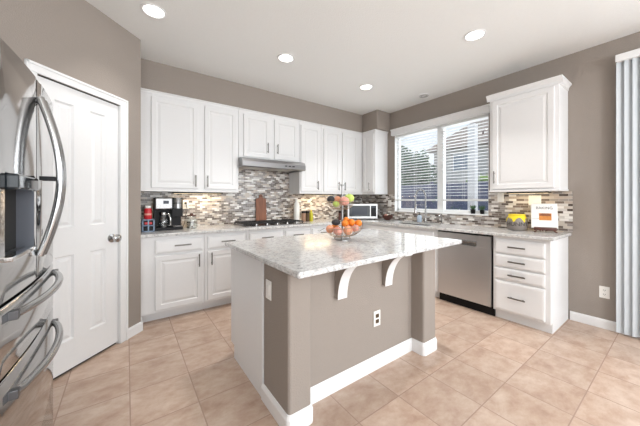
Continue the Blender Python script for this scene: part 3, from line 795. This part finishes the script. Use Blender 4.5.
# dispenser
dc = MB(); h0, h1, hz0, hz1 = hole
q = .055
ya, yb = fy(h0), fy(h1)
dc.add([(h0, ya, hz0), (h1, yb, hz0), (h1, q, hz0), (h0, q, hz0), (h0, ya, hz1), (h1, yb, hz1), (h1, q, hz1), (h0, q, hz1)],
       [[0, 1, 2, 3], [4, 5, 6, 7], [0, 3, 7, 4], [1, 2, 6, 5], [3, 2, 6, 7]])
dco = dc.build('dispenser', M['disp'], dl)
MB().box(h0+.01, h1-.01, -.035, q-.002, hz1-.055, hz1-.002, .008).build('dispenser_spout', M['dglass'], dl)
MB().box(h0-.004, h1+.004, fy(0)-.006, fy(h0)+.01, hz0-.012, hz0+.004, .003).build('dispenser_tray', M['chrome'], dl)
def bow(a, b_, horiz, fixed, bowd, r, ex=.62):
    pts = []; N = 22
    L = b_-a
    for k in range(N+1):
        t_ = k/N; q_ = a+L*t_; off = bowd*(math.sin(PI*t_)**ex if 0 < t_ < 1 else 0)
        if horiz: pts.append((q_, fy(q_)-.004-off, fixed))
        else: pts.append((fixed, fy(fixed)-.008-off, q_))
    return MB().tube(pts, r, 12)
for sx_, dd in ((-1, dl), (1, dr_)):
    hb = bow(1.03, 1.69, False, sx_*.024, .062, .0135, .95)
    ho = hb.build('handle', M['hsteel'], dd)
    MB().box(sx_*.024-.008, sx_*.024+.008, -.076, -.027, 1.345, 1.362, .002).build('handle_standoff', M['black'], dd)
for dd, zz in ((d1, .882), (d2, .620)):
    ho = bow(-.30, .34, True, zz, .046, .0140).build('handle', M['hsteel'], dd)
    for q_ in (-.30, .34): MB().box(q_-.014, q_+.014, fy(q_)-.022, fy(q_)+.002, zz-.015, zz+.015, .003).build('handle_end_cap', M['capgrey'], dd)

# ------------------------------------------------------------------ counter things, range wall
cm = thing('coffee_maker', 'black and stainless dual coffee maker with glass carafe on the left counter', 'coffee maker', (-3.405, -.22, Z1))
MB().box(-.155, .155, -.12, .12, 0, .035, .006).box(-.155, .155, .02, .12, .03, .30, .006).box(.035, .155, -.105, .05, .15, .25, .004).box(-.155, -.140, -.10, .05, .03, .25).box(.03, .045, -.10, .05, .03, .25).box(-.155, .155, -.10, .12, .235, .375, .008).build('housing', M['black'], cm)
hp = MB().box(-.150, .035, -.128, -.095, .242, .368, .01).build('brewer_panel', M['panelsteel'], cm)
MB().box(-.065, -.005, -.131, -.127, .302, .338, .002).build('display', M['lcd'], hp)
for q_ in (-.115, -.05, -.02, .01): MB().lathe([(.006, 0), (.006, -.004), (.001, -.005)], (q_, -.128, .275), 10, axis='y').build('button', M['chrome'], hp)
MB().lathe([(.053, .248), (.053, .362), (.048, .370), (.001, .371)], (.098, -.070, 0), 24).box(.046, .150, -.07, .05, .248, .366, .004).build('pod_brewer_head', M['panelsteel'], cm)
MB().lathe([(.054, .305), (.054, .314)], (.098, -.070, 0), 24).build('trim_band', M['black'], cm)
ca = MB().lathe([(.045, .037), (.058, .045), (.062, .09), (.058, .13), (.042, .165), (.040, .178)], (-.055, -.045, 0), 24).build('carafe', M['cglass'], cm)
MB().lathe([(.043, .176), (.046, .186), (.040, .205), (.012, .212)], (-.055, -.045, 0), 20).build('carafe_lid', M['steel'], ca)
MB().tube([(-.025, -.085, .19), (-.005, -.125, .185), (.010, -.14, .13), (.014, -.128, .06), (-.01, -.10, .055)], .009, 8).build('carafe_handle', M['chrome'], ca)
MB().lathe([(.050, .034), (.050, .038), (.001, .039)], (-.055, -.045, 0), 20).build('hot_plate', M['dsteel'], cm)
MB().box(.05, .145, -.115, -.02, .036, .046, .002).build('drip_tray', M['steel'], cm)

cm.scale = (.92, 1, 1)
# pod rack and red canister
rk = thing('pod_rack', 'blue grey metal drawer rack beside the coffee maker', 'rack', (-3.608, -.28, Z1))
rm = MB()
for xx in (-.052, .052):
    for yy in (-.09, .09): rm.box(xx-.006, xx+.006, yy-.006, yy+.006, 0, .135)
for zz in (.0, .062, .125):
    rm.box(-.058, .058, -.096, .096, zz, zz+.008)
rm.box(-.006, .006, -.098, -.09, .005, .13)
rm.build('rack_frame', M['blueg'], rk)
MB().box(-.044, .044, -.086, .08, .009, .052, .003).build('drawer', M['black'], rk)
MB().box(-.044, .044, -.086, .08, .071, .115, .003).build('drawer', M['black'], rk)
MB().box(-.035, .035, -.093, -.087, .080, .104, .002).build('red_label', M['red'], rk)
rcn = thing('red_canister', 'red canister with white lid standing on the pod rack', 'canister', (-3.608, -.30, Z1+.133))
MB().lathe([(.034, 0), (.038, .01), (.038, .10), (.032, .118), (.028, .122)], seg=24).build('canister_body', M['red'], rcn)
MB().lathe([(.028, .120), (.030, .123), (.030, .145), (.024, .150), (.001, .151)], seg=24).build('lid', M['plastic'], rcn)
MB().lathe([(.0386, .045), (.0386, .065)], seg=24).build('label_band', M['pink'], rcn)

# jar of pods
jr = thing('glass_jar', 'clear glass jar of white and grey pods right of the coffee maker', 'jar', (-3.15, -.22, Z1))
MB().lathe([(.055, 0), (.066, .008), (.068, .10), (.060, .13), (.050, .14), (.050, .147)], seg=28).build('jar_glass', M['cglass'], jr)
MB().lathe([(.054, .146), (.054, .158), (.02, .164), (.018, .180), (.001, .184)], seg=24).build('lid', M['darkwood'], jr)
pods = MB(); pods2 = MB()
random.seed(3)
for lv in range(4):
    for k in range(6):
        a_ = k*PI/3+lv*.5+random.uniform(-.1, .1); rr = .040
        t_ = pods if random.random() < .6 else pods2
        cxx, cyy, czz = rr*math.cos(a_), rr*math.sin(a_), .014+lv*.028
        t_.lathe([(.012, -.010), (.016, .008), (.019, .010), (.001, .011)], (cxx, cyy, czz), 10)
tag_ = pods.build('coffee_pods', M['ceram'], jr); tag_['kind'] = 'stuff'
tag_ = pods2.build('dark_pods', M['dsteel'], jr); tag_['kind'] = 'stuff'

# cutting board leaning on the backsplash
cb = thing('cutting_board', 'brown wooden paddle cutting board leaning on the mosaic behind the cooktop', 'cutting board', (-2.155, -.035, Z1+.002), 0, tilt=(-.05, 0))
pl = [(-.082, 0), (.082, 0)]
for k in range(7): a_ = k/6*PI/2; pl.append((.082-.03+.03*math.cos(a_), .335+.03*math.sin(a_)))
pl += [(.032, .368), (.028, .38)]
for k in range(9): a_ = k/8*PI; pl.append((.026*math.cos(a_), .40+.026*math.sin(a_)))
pl += [(-.028, .38), (-.032, .368)]
for k in range(7): a_ = PI/2+k/6*PI/2; pl.append((-.082+.03+.03*math.cos(a_), .335+.03*math.sin(a_)))
MB().prism(pl, -.018, 0, 'y').build('board', M['board'], cb)
MB().lathe([(.010, -.0195), (.010, -.0180)], (0, 0, .40), 14, axis='y').build('hang_hole', M['gap'], cb)

def bottle(name, label, cat, loc, prof, mat, capprof=None, capmat=None, group=None, capname='cap', extra=None):
    r = thing(name, label, cat, loc, 0, group)
    MB().lathe(prof, seg=20).build('bottle_body', mat, r)
    if capprof: MB().lathe(capprof, seg=16).build(capname, capmat, r)
    return r
wb_ = bottle('white_bottle', 'tall white ceramic bottle right of the cooktop', 'bottle', (-1.60, -.15, Z1), [(.045, 0), (.048, .01), (.048, .25), (.040, .29), (.022, .32), (.020, .335)], M['ceram'], [(.023, .334), (.023, .352), (.001, .355)], M['ceram'])
bottle('spice_jar', 'brown spice jar with black lid next to the white bottle', 'jar', (-1.515, -.22, Z1), [(.032, 0), (.034, .005), (.034, .125), (.030, .135)], M['spice'], [(.035, .134), (.035, .165), (.001, .168)], M['black'], 'spice jars', 'lid')
bottle('spice_jar', 'dark spice jar with black lid next to the yellow oil bottle', 'jar', (-1.44, -.22, Z1), [(.030, 0), (.032, .005), (.032, .125), (.028, .135)], M['stem'], [(.033, .134), (.033, .165), (.001, .168)], M['black'], 'spice jars', 'lid')
bottle('oil_bottle', 'yellow green oil bottle on the counter under the warm light', 'bottle', (-1.37, -.22, Z1), [(.028, 0), (.031, .006), (.031, .12), (.024, .145), (.012, .16)], M['oil'], [(.014, .158), (.014, .18), (.001, .182)], M['yellow'])
bottle('pepper_mill', 'small dark pepper mill left of the microwave behind the fruit stand', 'mill', (-.80, -.27, Z1), [(.030, 0), (.032, .01), (.022, .06), (.028, .10), (.024, .12)], M['darkwood'], [(.026, .119), (.028, .14), (.014, .158), (.001, .16)], M['black'], None, 'knob')

# microwave, angled in the corner
mw = thing('microwave', 'stainless countertop microwave with dark door angled in the corner', 'microwave', (-.44, -.455, Z1), -.60)
MB().box(-.265, .265, .012, .30, .012, .275, .006).build('microwave_case', M['panelsteel'], mw)
mdoor = MB().box(-.265, .265, -.006, .012, .014, .275, .005).build('front_frame', M['hsteel2'], mw)
MB().box(-.235, .13, -.012, -.005, .055, .245, .003).build('door_window', M['dglass'], mw)
MB().box(-.19, .08, -.0135, -.0118, .085, .215, .002).build('door_mesh', M['lcd'], mw)
MB().box(.145, .240, -.012, -.005, .055, .245, .003).build('control_panel', M['black'], mw)
MB().box(.155, .230, -.0135, -.0118, .205, .232, .001).build('display', M['lcd'], mw)
MB().box(-.24, .24, -.012, -.005, .02, .045, .003).build('lower_strip', M['hsteel2'], mw)
for xx in (-.22, .22):
    for yy in (.04, .26): MB().lathe([(.014, 0), (.014, .013)], (xx, yy, 0), 10).build('foot', M['black'], mw)
bw = thing('wooden_bowl', 'dark wooden bowl holding a few fruits right of the microwave', 'bowl', (-.19, -.80, Z1))
MB().lathe([(.04, 0), (.045, .004), (.085, .04), (.092, .085), (.086, .085), (.078, .045), (.040, .012), (.001, .010)], seg=28).build('bowl', M['darkwood'], bw)
for k, (dx, dy, m_, lb, nm) in enumerate(((-.035, .01, 'pink', 'reddish apple on the left in the dark wooden bowl', 'apple'), (.035, .018, 'ceram', 'whitish onion at the back of the dark wooden bowl', 'onion'), (.012, -.036, 'stem', 'brown onion at the front of the dark wooden bowl', 'onion'))):
    tag(MB().lathe([(.001, -.034), (.02, -.029), (.033, -.01), (.034, .005), (.026, .024), (.012, .033), (.001, .034)], seg=16).build(nm, M[m_]), lb, 'fruit' if nm == 'apple' else 'onion').location = (-.19+dx, -.80+dy, Z1+.064)

# faucet
fc_ = thing('kitchen_faucet', 'tall spring neck steel faucet behind the sink', 'faucet', (-.10, -1.46, Z1), 0)
MB().lathe([(.028, 0), (.028, .008), (.020, .012), (.018, .10), (.014, .105), (.012, .12)], seg=20).build('faucet_body', M['hsteel'], fc_)
pts = [(0, 0, .11), (0, 0, .40)]
for k in range(1, 13): a_ = k/12*PI; pts.append((-.105+.105*math.cos(a_), .0+.03*(k/12), .40+.105*math.sin(a_)))
pts += [(-.21, .03, .28)]
MB().tube(pts, .008, 10).build('neck', M['hsteel'], fc_)
# spring coil
cp = []; acc = 0
P_ = [Vector(p) for p in pts]
segs = [(P_[i], P_[i+1]) for i in range(len(P_)-1)]
tot = sum((b2_-a2_).length for a2_, b2_ in segs); turns = 44; NN = turns*8
lens = [(b2_-a2_).length for a2_, b2_ in segs]
for k in range(NN+1):
    s_ = tot*k/NN; i = 0
    while i < len(lens)-1 and s_ > lens[i]: s_ -= lens[i]; i += 1
    a2_, b2_ = segs[i]; p_ = a2_+(b2_-a2_)*(s_/lens[i]); d_ = (b2_-a2_).normalized()
    y_ = Vector((0, 1, 0)); y_ = (y_-d_*y_.dot(d_)).normalized(); x_ = d_.cross(y_)
    an = 2*PI*k/8
    cp.append(tuple(p_+(x_*math.cos(an)+y_*math.sin(an))*.0135))
MB().tube(cp, .0028, 5).build('spring', M['hsteel'], fc_)
MB().lathe([(.010, .285), (.016, .275), (.019, .18), (.022, .150), (.001, .149)], (-.21, .03, 0), 16).build('spray_head', M['hsteel'], fc_)
MB().tube([(0, 0, .27), (-.21, .03, .27)], .006, 8).build('support_arm', M['hsteel'], fc_)
MB().tube([(0, -.018, .07), (0, -.05, .075), (.0, -.095, .10)], .006, 8).build('lever', M['hsteel'], fc_)
fs_ = thing('water_tap', 'short steel filtered water tap right of the tall faucet', 'faucet', (-.10, -1.72, Z1))
MB().tube([(0, 0, 0), (0, 0, .10), (-.02, 0, .13), (-.06, 0, .13), (-.075, 0, .105)], .007, 8).build('spout', M['hsteel'], fs_)
MB().lathe([(.018, 0), (.018, .012), (.010, .016)], seg=14).build('tap_base', M['hsteel'], fs_)
sp = thing('soap_bottle', 'pale blue soap bottle with dark pump beside the faucet', 'bottle', (-.11, -1.36, Z1))
MB().lathe([(.032, 0), (.036, .008), (.036, .085), (.026, .105), (.012, .112)], seg=20).build('bottle_body', M['soap'], sp)
MB().lathe([(.013, .111), (.013, .125), (.005, .128), (.005, .145), (.014, .146), (.014, .153), (.001, .154)], seg=12).box(-.04, 0, -.004, .004, .146, .153, .001).build('pump', M['black'], sp)

# succulents on the window sill
def succulent(label, y, s, k):
    r = thing('potted_succulent', label, 'plant', (.045, y, WZ0+.006), 0, 'small plants on the window sill')
    MB().lathe([(.020*s, 0), (.026*s, .045*s), (.028*s, .05*s), (.022*s, .05*s), (.001, .045*s)], seg=16).build('pot', M['black'], r)
    lf = MB()
    for i in range(9):
        a_ = i*2.4; t_ = .3+.08*i
        d_ = Vector((math.cos(a_)*math.cos(t_)*.9, math.sin(a_)*math.cos(t_), .6+math.sin(t_)))*.035*s*k
        b0 = Vector((0, 0, .045*s)); lf.tube([b0, b0+d_*.5, b0+d_], [.005*s, .008*s, .001], 6)
    lf.build('leaves', M['leaf'], r)
succulent('small potted succulent on the window sill, left of the two by the end cabinet', -2.085, 1.25, 1.1)
succulent('wider potted succulent on the window sill nearest the end cabinet', -2.20, 1.1, 1.4)

# honey pot
hp_ = thing('honey_pot', 'taupe stoneware pot with yellow dripping glaze and dark lettering', 'pot', (-.18, -2.665, Z1), -1.2)
PR = .098
potprof = [(.070, 0), (.088, .012), (.098, .05), (.100, .09), (.094, .13), (.078, .158), (.074, .17), (.080, .178), (.072, .18), (.06, .165), (.001, .160)]
MB().lathe(potprof, seg=36).build('pot_body', M['pot'], hp_)
dy = MB(); SG = 48
def prad(z):
    for (r0, z0_), (r1, z1_) in zip(potprof, potprof[1:]):
        if z0_ <= z <= z1_: return r0+(r1-r0)*(z-z0_)/max(1e-6, z1_-z0_)
    return .08
vs = []; fs = []
drip = [(.142 - .050*max(0, math.sin(k/SG*2*PI*6+.6))**2-.008*math.sin(k*1.3)) for k in range(SG)]
rowsN = 6
for k in range(SG):
    a_ = 2*PI*k/SG
    for j in range(rowsN+1):
        z_ = drip[k]+(.181-drip[k])*j/rowsN; r_ = prad(min(z_, .178))+.0035
        vs.append((r_*math.cos(a_), r_*math.sin(a_), z_))
for k in range(SG):
    l = (k+1) % SG
    for j in range(rowsN): fs.append([k*(rowsN+1)+j, l*(rowsN+1)+j, l*(rowsN+1)+j+1, k*(rowsN+1)+j+1])
dy.add(vs, fs, True)
dy.lathe([(.083, .178), (.083, .184), (.06, .186), (.001, .187)], seg=36)
dy.build('glaze_drip', M['yellow'], hp_)
def text_mesh(txt, size, name, mat, parent, extrude=.0008, bend=None, loc=(0, 0, 0), align='CENTER'):
    cu = bpy.data.curves.new(name+'_curve', 'FONT'); cu.body = txt; cu.size = size; cu.extrude = extrude; cu.align_x = align
    tmp = bpy.data.objects.new(name+'_tmp', cu); COL.objects.link(tmp)
    bpy.context.view_layer.update()
    me = bpy.data.meshes.new_from_object(tmp.evaluated_get(bpy.context.evaluated_depsgraph_get()))
    bpy.data.objects.remove(tmp)
    for v in me.vertices:
        x_, y_, z_ = v.co
        if bend:
            a_ = x_/bend; rr = bend+z_
            v.co = (rr*math.sin(a_)+loc[0], -rr*math.cos(a_)+loc[1], y_+loc[2])
        else: v.co = (x_+loc[0], -z_+loc[1], y_+loc[2])
    me.materials.clear(); me.materials.append(mat)
    o_ = bpy.data.objects.new(name, me); COL.objects.link(o_); o_.parent = parent
    return o_
t_ = text_mesh('HUNNY', .062, 'lettering', M['ink'], hp_, .002, bend=.1005, loc=(0, 0, .056)); t_['label'] = 'dark hand lettered word HUNNY'

# cookbook on easel
ez = thing('book_easel', 'dark wooden book easel on the counter holding the cookbook', 'easel', (-.150, -2.905, Z1), -PI/2+.42)
EZ_T = -.20
em = MB()
em.box(-.085, .085, -.045, .0, .028, .040, .003).box(-.095, .095, -.056, -.042, .022, .056, .004)
for sx_ in (-1, 1):
    em.tube([(sx_*.07, -.045, .035), (sx_*.08, -.06, .012), (sx_*.092, -.072, .005)], .007, 6)
    em.tube([(sx_*.065, -.01, .035), (sx_*.04, .02, .20)], .006, 6)
em.tube([(-.04, .02, .20), (.04, .02, .20)], .005, 6).tube([(0, .02, .19), (0, .075, .004)], .006, 6)
em.tube([(-.05, 0, .03), (-.02, .05, .006)], .005, 6).tube([(.05, 0, .03), (.02, .05, .006)], .005, 6)
em.build('easel_frame', M['darkwood'], ez)
bk = thing('cookbook', 'white cookbook with bread picture and title standing on the easel', 'book', (-.150, -2.905, Z1+.042), -PI/2+.42, tilt=(0, 0))
bk.scale = (.93, 1, .95)
bk.rotation_euler = Matrix.Rotation(-PI/2+.42, 4, 'Z').__matmul__(Matrix.Rotation(-.16, 4, 'X')).to_euler()
MB().box(-.118, .118, -.036, -.033, 0, .275).box(-.118, .118, -.011, -.008, 0, .275).box(-.121, -.117, -.036, -.008, 0, .275).build('cover', M['paper'], bk)
MB().box(-.116, .114, -.033, -.011, .003, .272).build('page_block', M['pages'], bk)
pic = MB().box(-.050, .062, -.0368, -.0359, .085, .165).build('bread_picture', M['crust'], bk)
MB().prism([(-.048, .135), (-.045, .155), (-.02, .163), (.03, .163), (.055, .155), (.060, .135)], -.0374, -.0366, 'y').build('bread_top', M['crumb'], pic)
MB().box(-.118, -.05, -.0366, -.0359, .105, .109).build('line', M['ink'], pic)
text_mesh('BAKING', .042, 'title', M['ink'], bk, .0005, loc=(.0, -.0366, .212))

# ------------------------------------------------------------------ fruit stand on the island
FC = Vector((-2.27, -2.045, Z1)); FR = -0.6255
fs = thing('fruit_stand', 'two tier wire fruit basket with center pole on the island', 'fruit stand', FC, FR)
MB().lathe([(.065, 0), (.065, .006), (.01, .010), (.008, .02)], seg=24).tube([(0, 0, .01), (0, 0, .475)], .0075, 10).lathe([(.007, .47), (.020, .475), (.020, .482), (.001, .485)], seg=16).build('pole', M['panelsteel'], fs)
def wirebowl(R, zb, zt, rb, ribs, cx_=0, name='basket', tilt=0.0):
    mb = MB()
    def pt(a_, t_):
        r_ = rb+(R-rb)*math.sin(t_*PI/2); z_ = zb+(zt-zb)*(1-math.cos(t_*PI/2))
        x_ = r_*math.cos(a_); y_ = r_*math.sin(a_)
        return (x_+cx_, y_, z_+tilt*x_)
    for k in range(ribs):
        a_ = 2*PI*k/ribs; mb.tube([pt(a_, t_/6) for t_ in range(7)], .0016, 5)
    for t_ in (0, .35, .7, 1):
        mb.tube([pt(2*PI*k/32, t_) for k in range(32)], .0026 if t_ == 1 else .0016, 6, True)
    for k in range(4): a_ = k*PI/4; mb.tube([pt(a_, 0), pt(a_+PI, 0)], .0016, 5)
    return mb
wirebowl(.155, .030, .112, .05, 24, .02, tilt=.12).build('lower_basket', M['basket'], fs)
wirebowl(.115, .265, .335, .035, 20, -.015).build('upper_basket', M['basket'], fs)
for k in range(3):
    a_ = k*2*PI/3+.4; MB().tube([(.055*math.cos(a_), .055*math.sin(a_), .032), (.075*math.cos(a_), .075*math.sin(a_), .015), (.08*math.cos(a_), .08*math.sin(a_), 0.003)], .003, 6).build('foot', M['nickel'], fs)
MB().tube([(-.155, 0, .10), (-.20, 0, .075), (-.215, 0, .08)], .0025, 6).build('side_hook', M['nickel'], fs)
def sphere_prof(r, sq=1.0, dimple=0, n=12):
    return [(max(.0008, r*math.sin(PI*k/n)), -r*math.cos(PI*k/n)*sq-(dimple*r*(1-math.sin(PI*k/n))**2*(1 if k > n/2 else -1))) for k in range(n+1)]
def fruit(name, label, lx, ly, lz, r, mat, group, sq=1.0, dim=0, elong=None, stem=True):
    c_, s_ = math.cos(FR), math.sin(FR)
    o_ = MB().lathe(sphere_prof(r, sq, dim), seg=22).build(name, M[mat])
    tag(o_, label, {'orange': 'orange', 'apple': 'apple', 'peach': 'peach', 'avocado': 'avocado'}[name], group)
    o_.location = FC+Vector((lx*c_-ly*s_, lx*s_+ly*c_, lz)); o_.rotation_euler = (random.uniform(-.4, .4), random.uniform(-.4, .4), random.uniform(0, 6))
    if elong: o_.scale = elong; o_.rotation_euler = (0, 0, FR)
    if stem: MB().tube([(0, 0, r*sq*(1-dim)-.004), (.002, 0, r*sq*(1-dim)+.008)], .0018, 6).build('stem', M['stem'], o_)
    return o_
G1, G2 = 'fruit in the lower basket', 'fruit in the upper basket'
fruit('peach', 'orange pink peach at the far left of the lower basket', -.110, -.032, .096, .035, 'peach', G1)
fruit('apple', 'large pale pink apple at the front of the lower basket', -.044, -.085, .085, .040, 'pink', G1, .92, .12)
fruit('peach', 'rosy peach at the front right of the lower basket', .040, -.085, .090, .039, 'peach', G1)
fruit('apple', 'pale pink apple under the right oranges of the lower basket', .108, -.050, .104, .034, 'pink', G1, .92, .12)
fruit('avocado', 'dark avocado in the lower basket left of the pole', -.056, -.010, .152, .031, 'avo', G1, 1, 0, (1.25, .95, .9))
fruit('orange', 'orange in front of the pole in the middle of the lower basket', .020, -.040, .145, .031, 'orange', G1, stem=False)
fruit('orange', 'orange behind the others at the top center of the lower basket', .036, .036, .166, .030, 'orange', G1, stem=False)
fruit('orange', 'orange right of the center orange in the lower basket', .078, -.012, .150, .031, 'orange', G1, stem=False)
fruit('orange', 'orange farthest right at the rim of the lower basket', .140, .000, .142, .032, 'orange', G1, stem=False)
fruit('orange', 'orange low at the back left of the lower basket', -.060, .075, .095, .036, 'orange', G1, stem=False)
fruit('apple', 'pale pink apple low at the back right of the lower basket', .085, .075, .100, .036, 'pink', G1, .92, .12)
fruit('avocado', 'dark avocado hanging over the left of the upper basket', -.100, -.012, .352, .032, 'avo', G2, 1, 0, (1.05, .95, 1.0))
fruit('apple', 'small green apple at the lower left of the upper basket', -.058, -.045, .312, .030, 'green', G2, .92, .12)
fruit('apple', 'large rosy apple at the front of the upper basket', .012, -.055, .338, .043, 'pink', G2, .92, .12)
fruit('apple', 'big bright green apple at the right of the upper basket', .062, .020, .362, .044, 'green', G2, .92, .12)
fruit('peach', 'peach behind the rosy apple beside the pole of the upper basket', -.040, .045, .345, .036, 'peach', G2)

# ------------------------------------------------------------------ outdoors
struct(MB().box(.16, 30, -14, 22, -.25, -.12).build('ground', M['patio']))
fe = thing('yard_fence', 'blue grey board fence behind the house outside the window', 'fence', (4.6, 0, -.12))
fb = MB(); y_ = -6.0
while y_ < 9: fb.box(-.01, .01, y_, y_+.135, 0, 1.92); y_ += .14
fb.box(.01, .05, -6, 9, .4, .48).box(.01, .05, -6, 9, 1.5, 1.58)
fb.build('boards', M['fence'], fe)
for k in range(7): MB().box(.012, .10, -5.9+k*2.4, -5.8+k*2.4, 0, 1.98).build('fence_post', M['fence'], fe)
pc = thing('patio_post', 'white square patio post seen through the right window pane', 'post', (1.85, -1.26, -.12))
MB().box(-.07, .07, -.07, .07, 0, 2.9, .006).build('shaft', M['trim'], pc)
MB().box(-.09, .09, -.09, .09, 0, .16, .006).build('post_base', M['trim'], pc)
hs = thing('neighbor_house', 'pale stucco neighbor house with clay roof beyond the fence', 'house', (11.5, 1.8, -.12))
MB().box(0, 6, -4.5, 3.6, 0, 4.3).build('wall', M['stucco'], hs)
MB().prism([(-4.9, 4.3), (4.0, 4.3), (-.4, 6.1)], -.5, 6.5, 'x').build('roof', M['roof'], hs)
MB().prism([(-1.2, 2.35), (-.02, 2.75), (-.02, 2.35)], -4.5, .6, 'y').build('lower_roof', M['roof'], hs)
for (yy, zz) in ((-1.2, 3.0), (1.8, 3.0), (-3.2, 3.0)):
    f_ = MB().box(-.05, -.001, yy-.6, yy+.6, zz, zz+1.0).build('window', M['vinyl'], hs); MB().box(-.07, -.051, yy-.53, yy+.53, zz+.07, zz+.93).build('pane', M['bwin'], f_)
def tree(label, x_, y_, hgt, R, mat, n, seed, ph=1.0):
    random.seed(seed)
    r = thing('garden_tree', label, 'tree', (x_, y_, -.12), 0, 'trees seen through the window')
    MB().tube([(0, 0, 0), (.05, 0, hgt*.4), (.0, .05, hgt*.75)], [.12, .09, .04], 8).build('trunk', M['bark'], r)
    mb = MB()
    for i in range(n):
        v = Vector((random.gauss(0, 1), random.gauss(0, 1), random.gauss(0, 1))).normalized()*R*random.uniform(.45, 1)**.6
        v.z *= ph; v *= 1+.18*math.sin(v.x*5)*math.cos(v.y*6)
        c_ = v+Vector((0, 0, hgt)); s_ = random.uniform(.08, .16)
        a1 = Vector((random.uniform(-1, 1), random.uniform(-1, 1), random.uniform(-1, 1))).normalized(); a2 = a1.orthogonal().normalized()
        mb.add([c_-a1*s_, c_+a2*s_*.45, c_+a1*s_, c_-a2*s_*.45], [[0, 1, 2, 3]])
    o_ = mb.build('foliage', mat, r)
    return r
tree('large dark green tree seen through the left window pane', 7.0, 4.6, 2.4, 1.75, M['leaf'], 9000, 1, .8)
tree('broad green tree farther back at the far left of the window', 10.5, 9.0, 3.0, 2.3, M['leaf'], 7000, 2, .8)
tree('small light green tree beside the patio post', 6.6, .6, 1.7, .62, M['leaf2'], 1100, 3, .9)
random.seed(5)
sh = thing('garden_shrub', 'low green shrub in front of the fence seen through the right pane', 'shrub', (3.7, .35, -.12))
mb = MB()
for i in range(900):
    v = Vector((random.gauss(0, .16), random.gauss(0, .4), abs(random.gauss(0, .42))+.1)); v.z = min(v.z, 1.75)
    s_ = random.uniform(.04, .09); a1 = Vector((random.uniform(-1, 1), random.uniform(-1, 1), random.uniform(-1, 1))).normalized(); a2 = a1.orthogonal().normalized()
    mb.add([v-a1*s_, v+a2*s_*.4, v+a1*s_, v-a2*s_*.4], [[0, 1, 2, 3]])
mb.build('foliage', M['leaf'], sh); MB().tube([(0, 0, 0), (.02, .03, .9)], .03, 6).build('stem', M['bark'], sh)
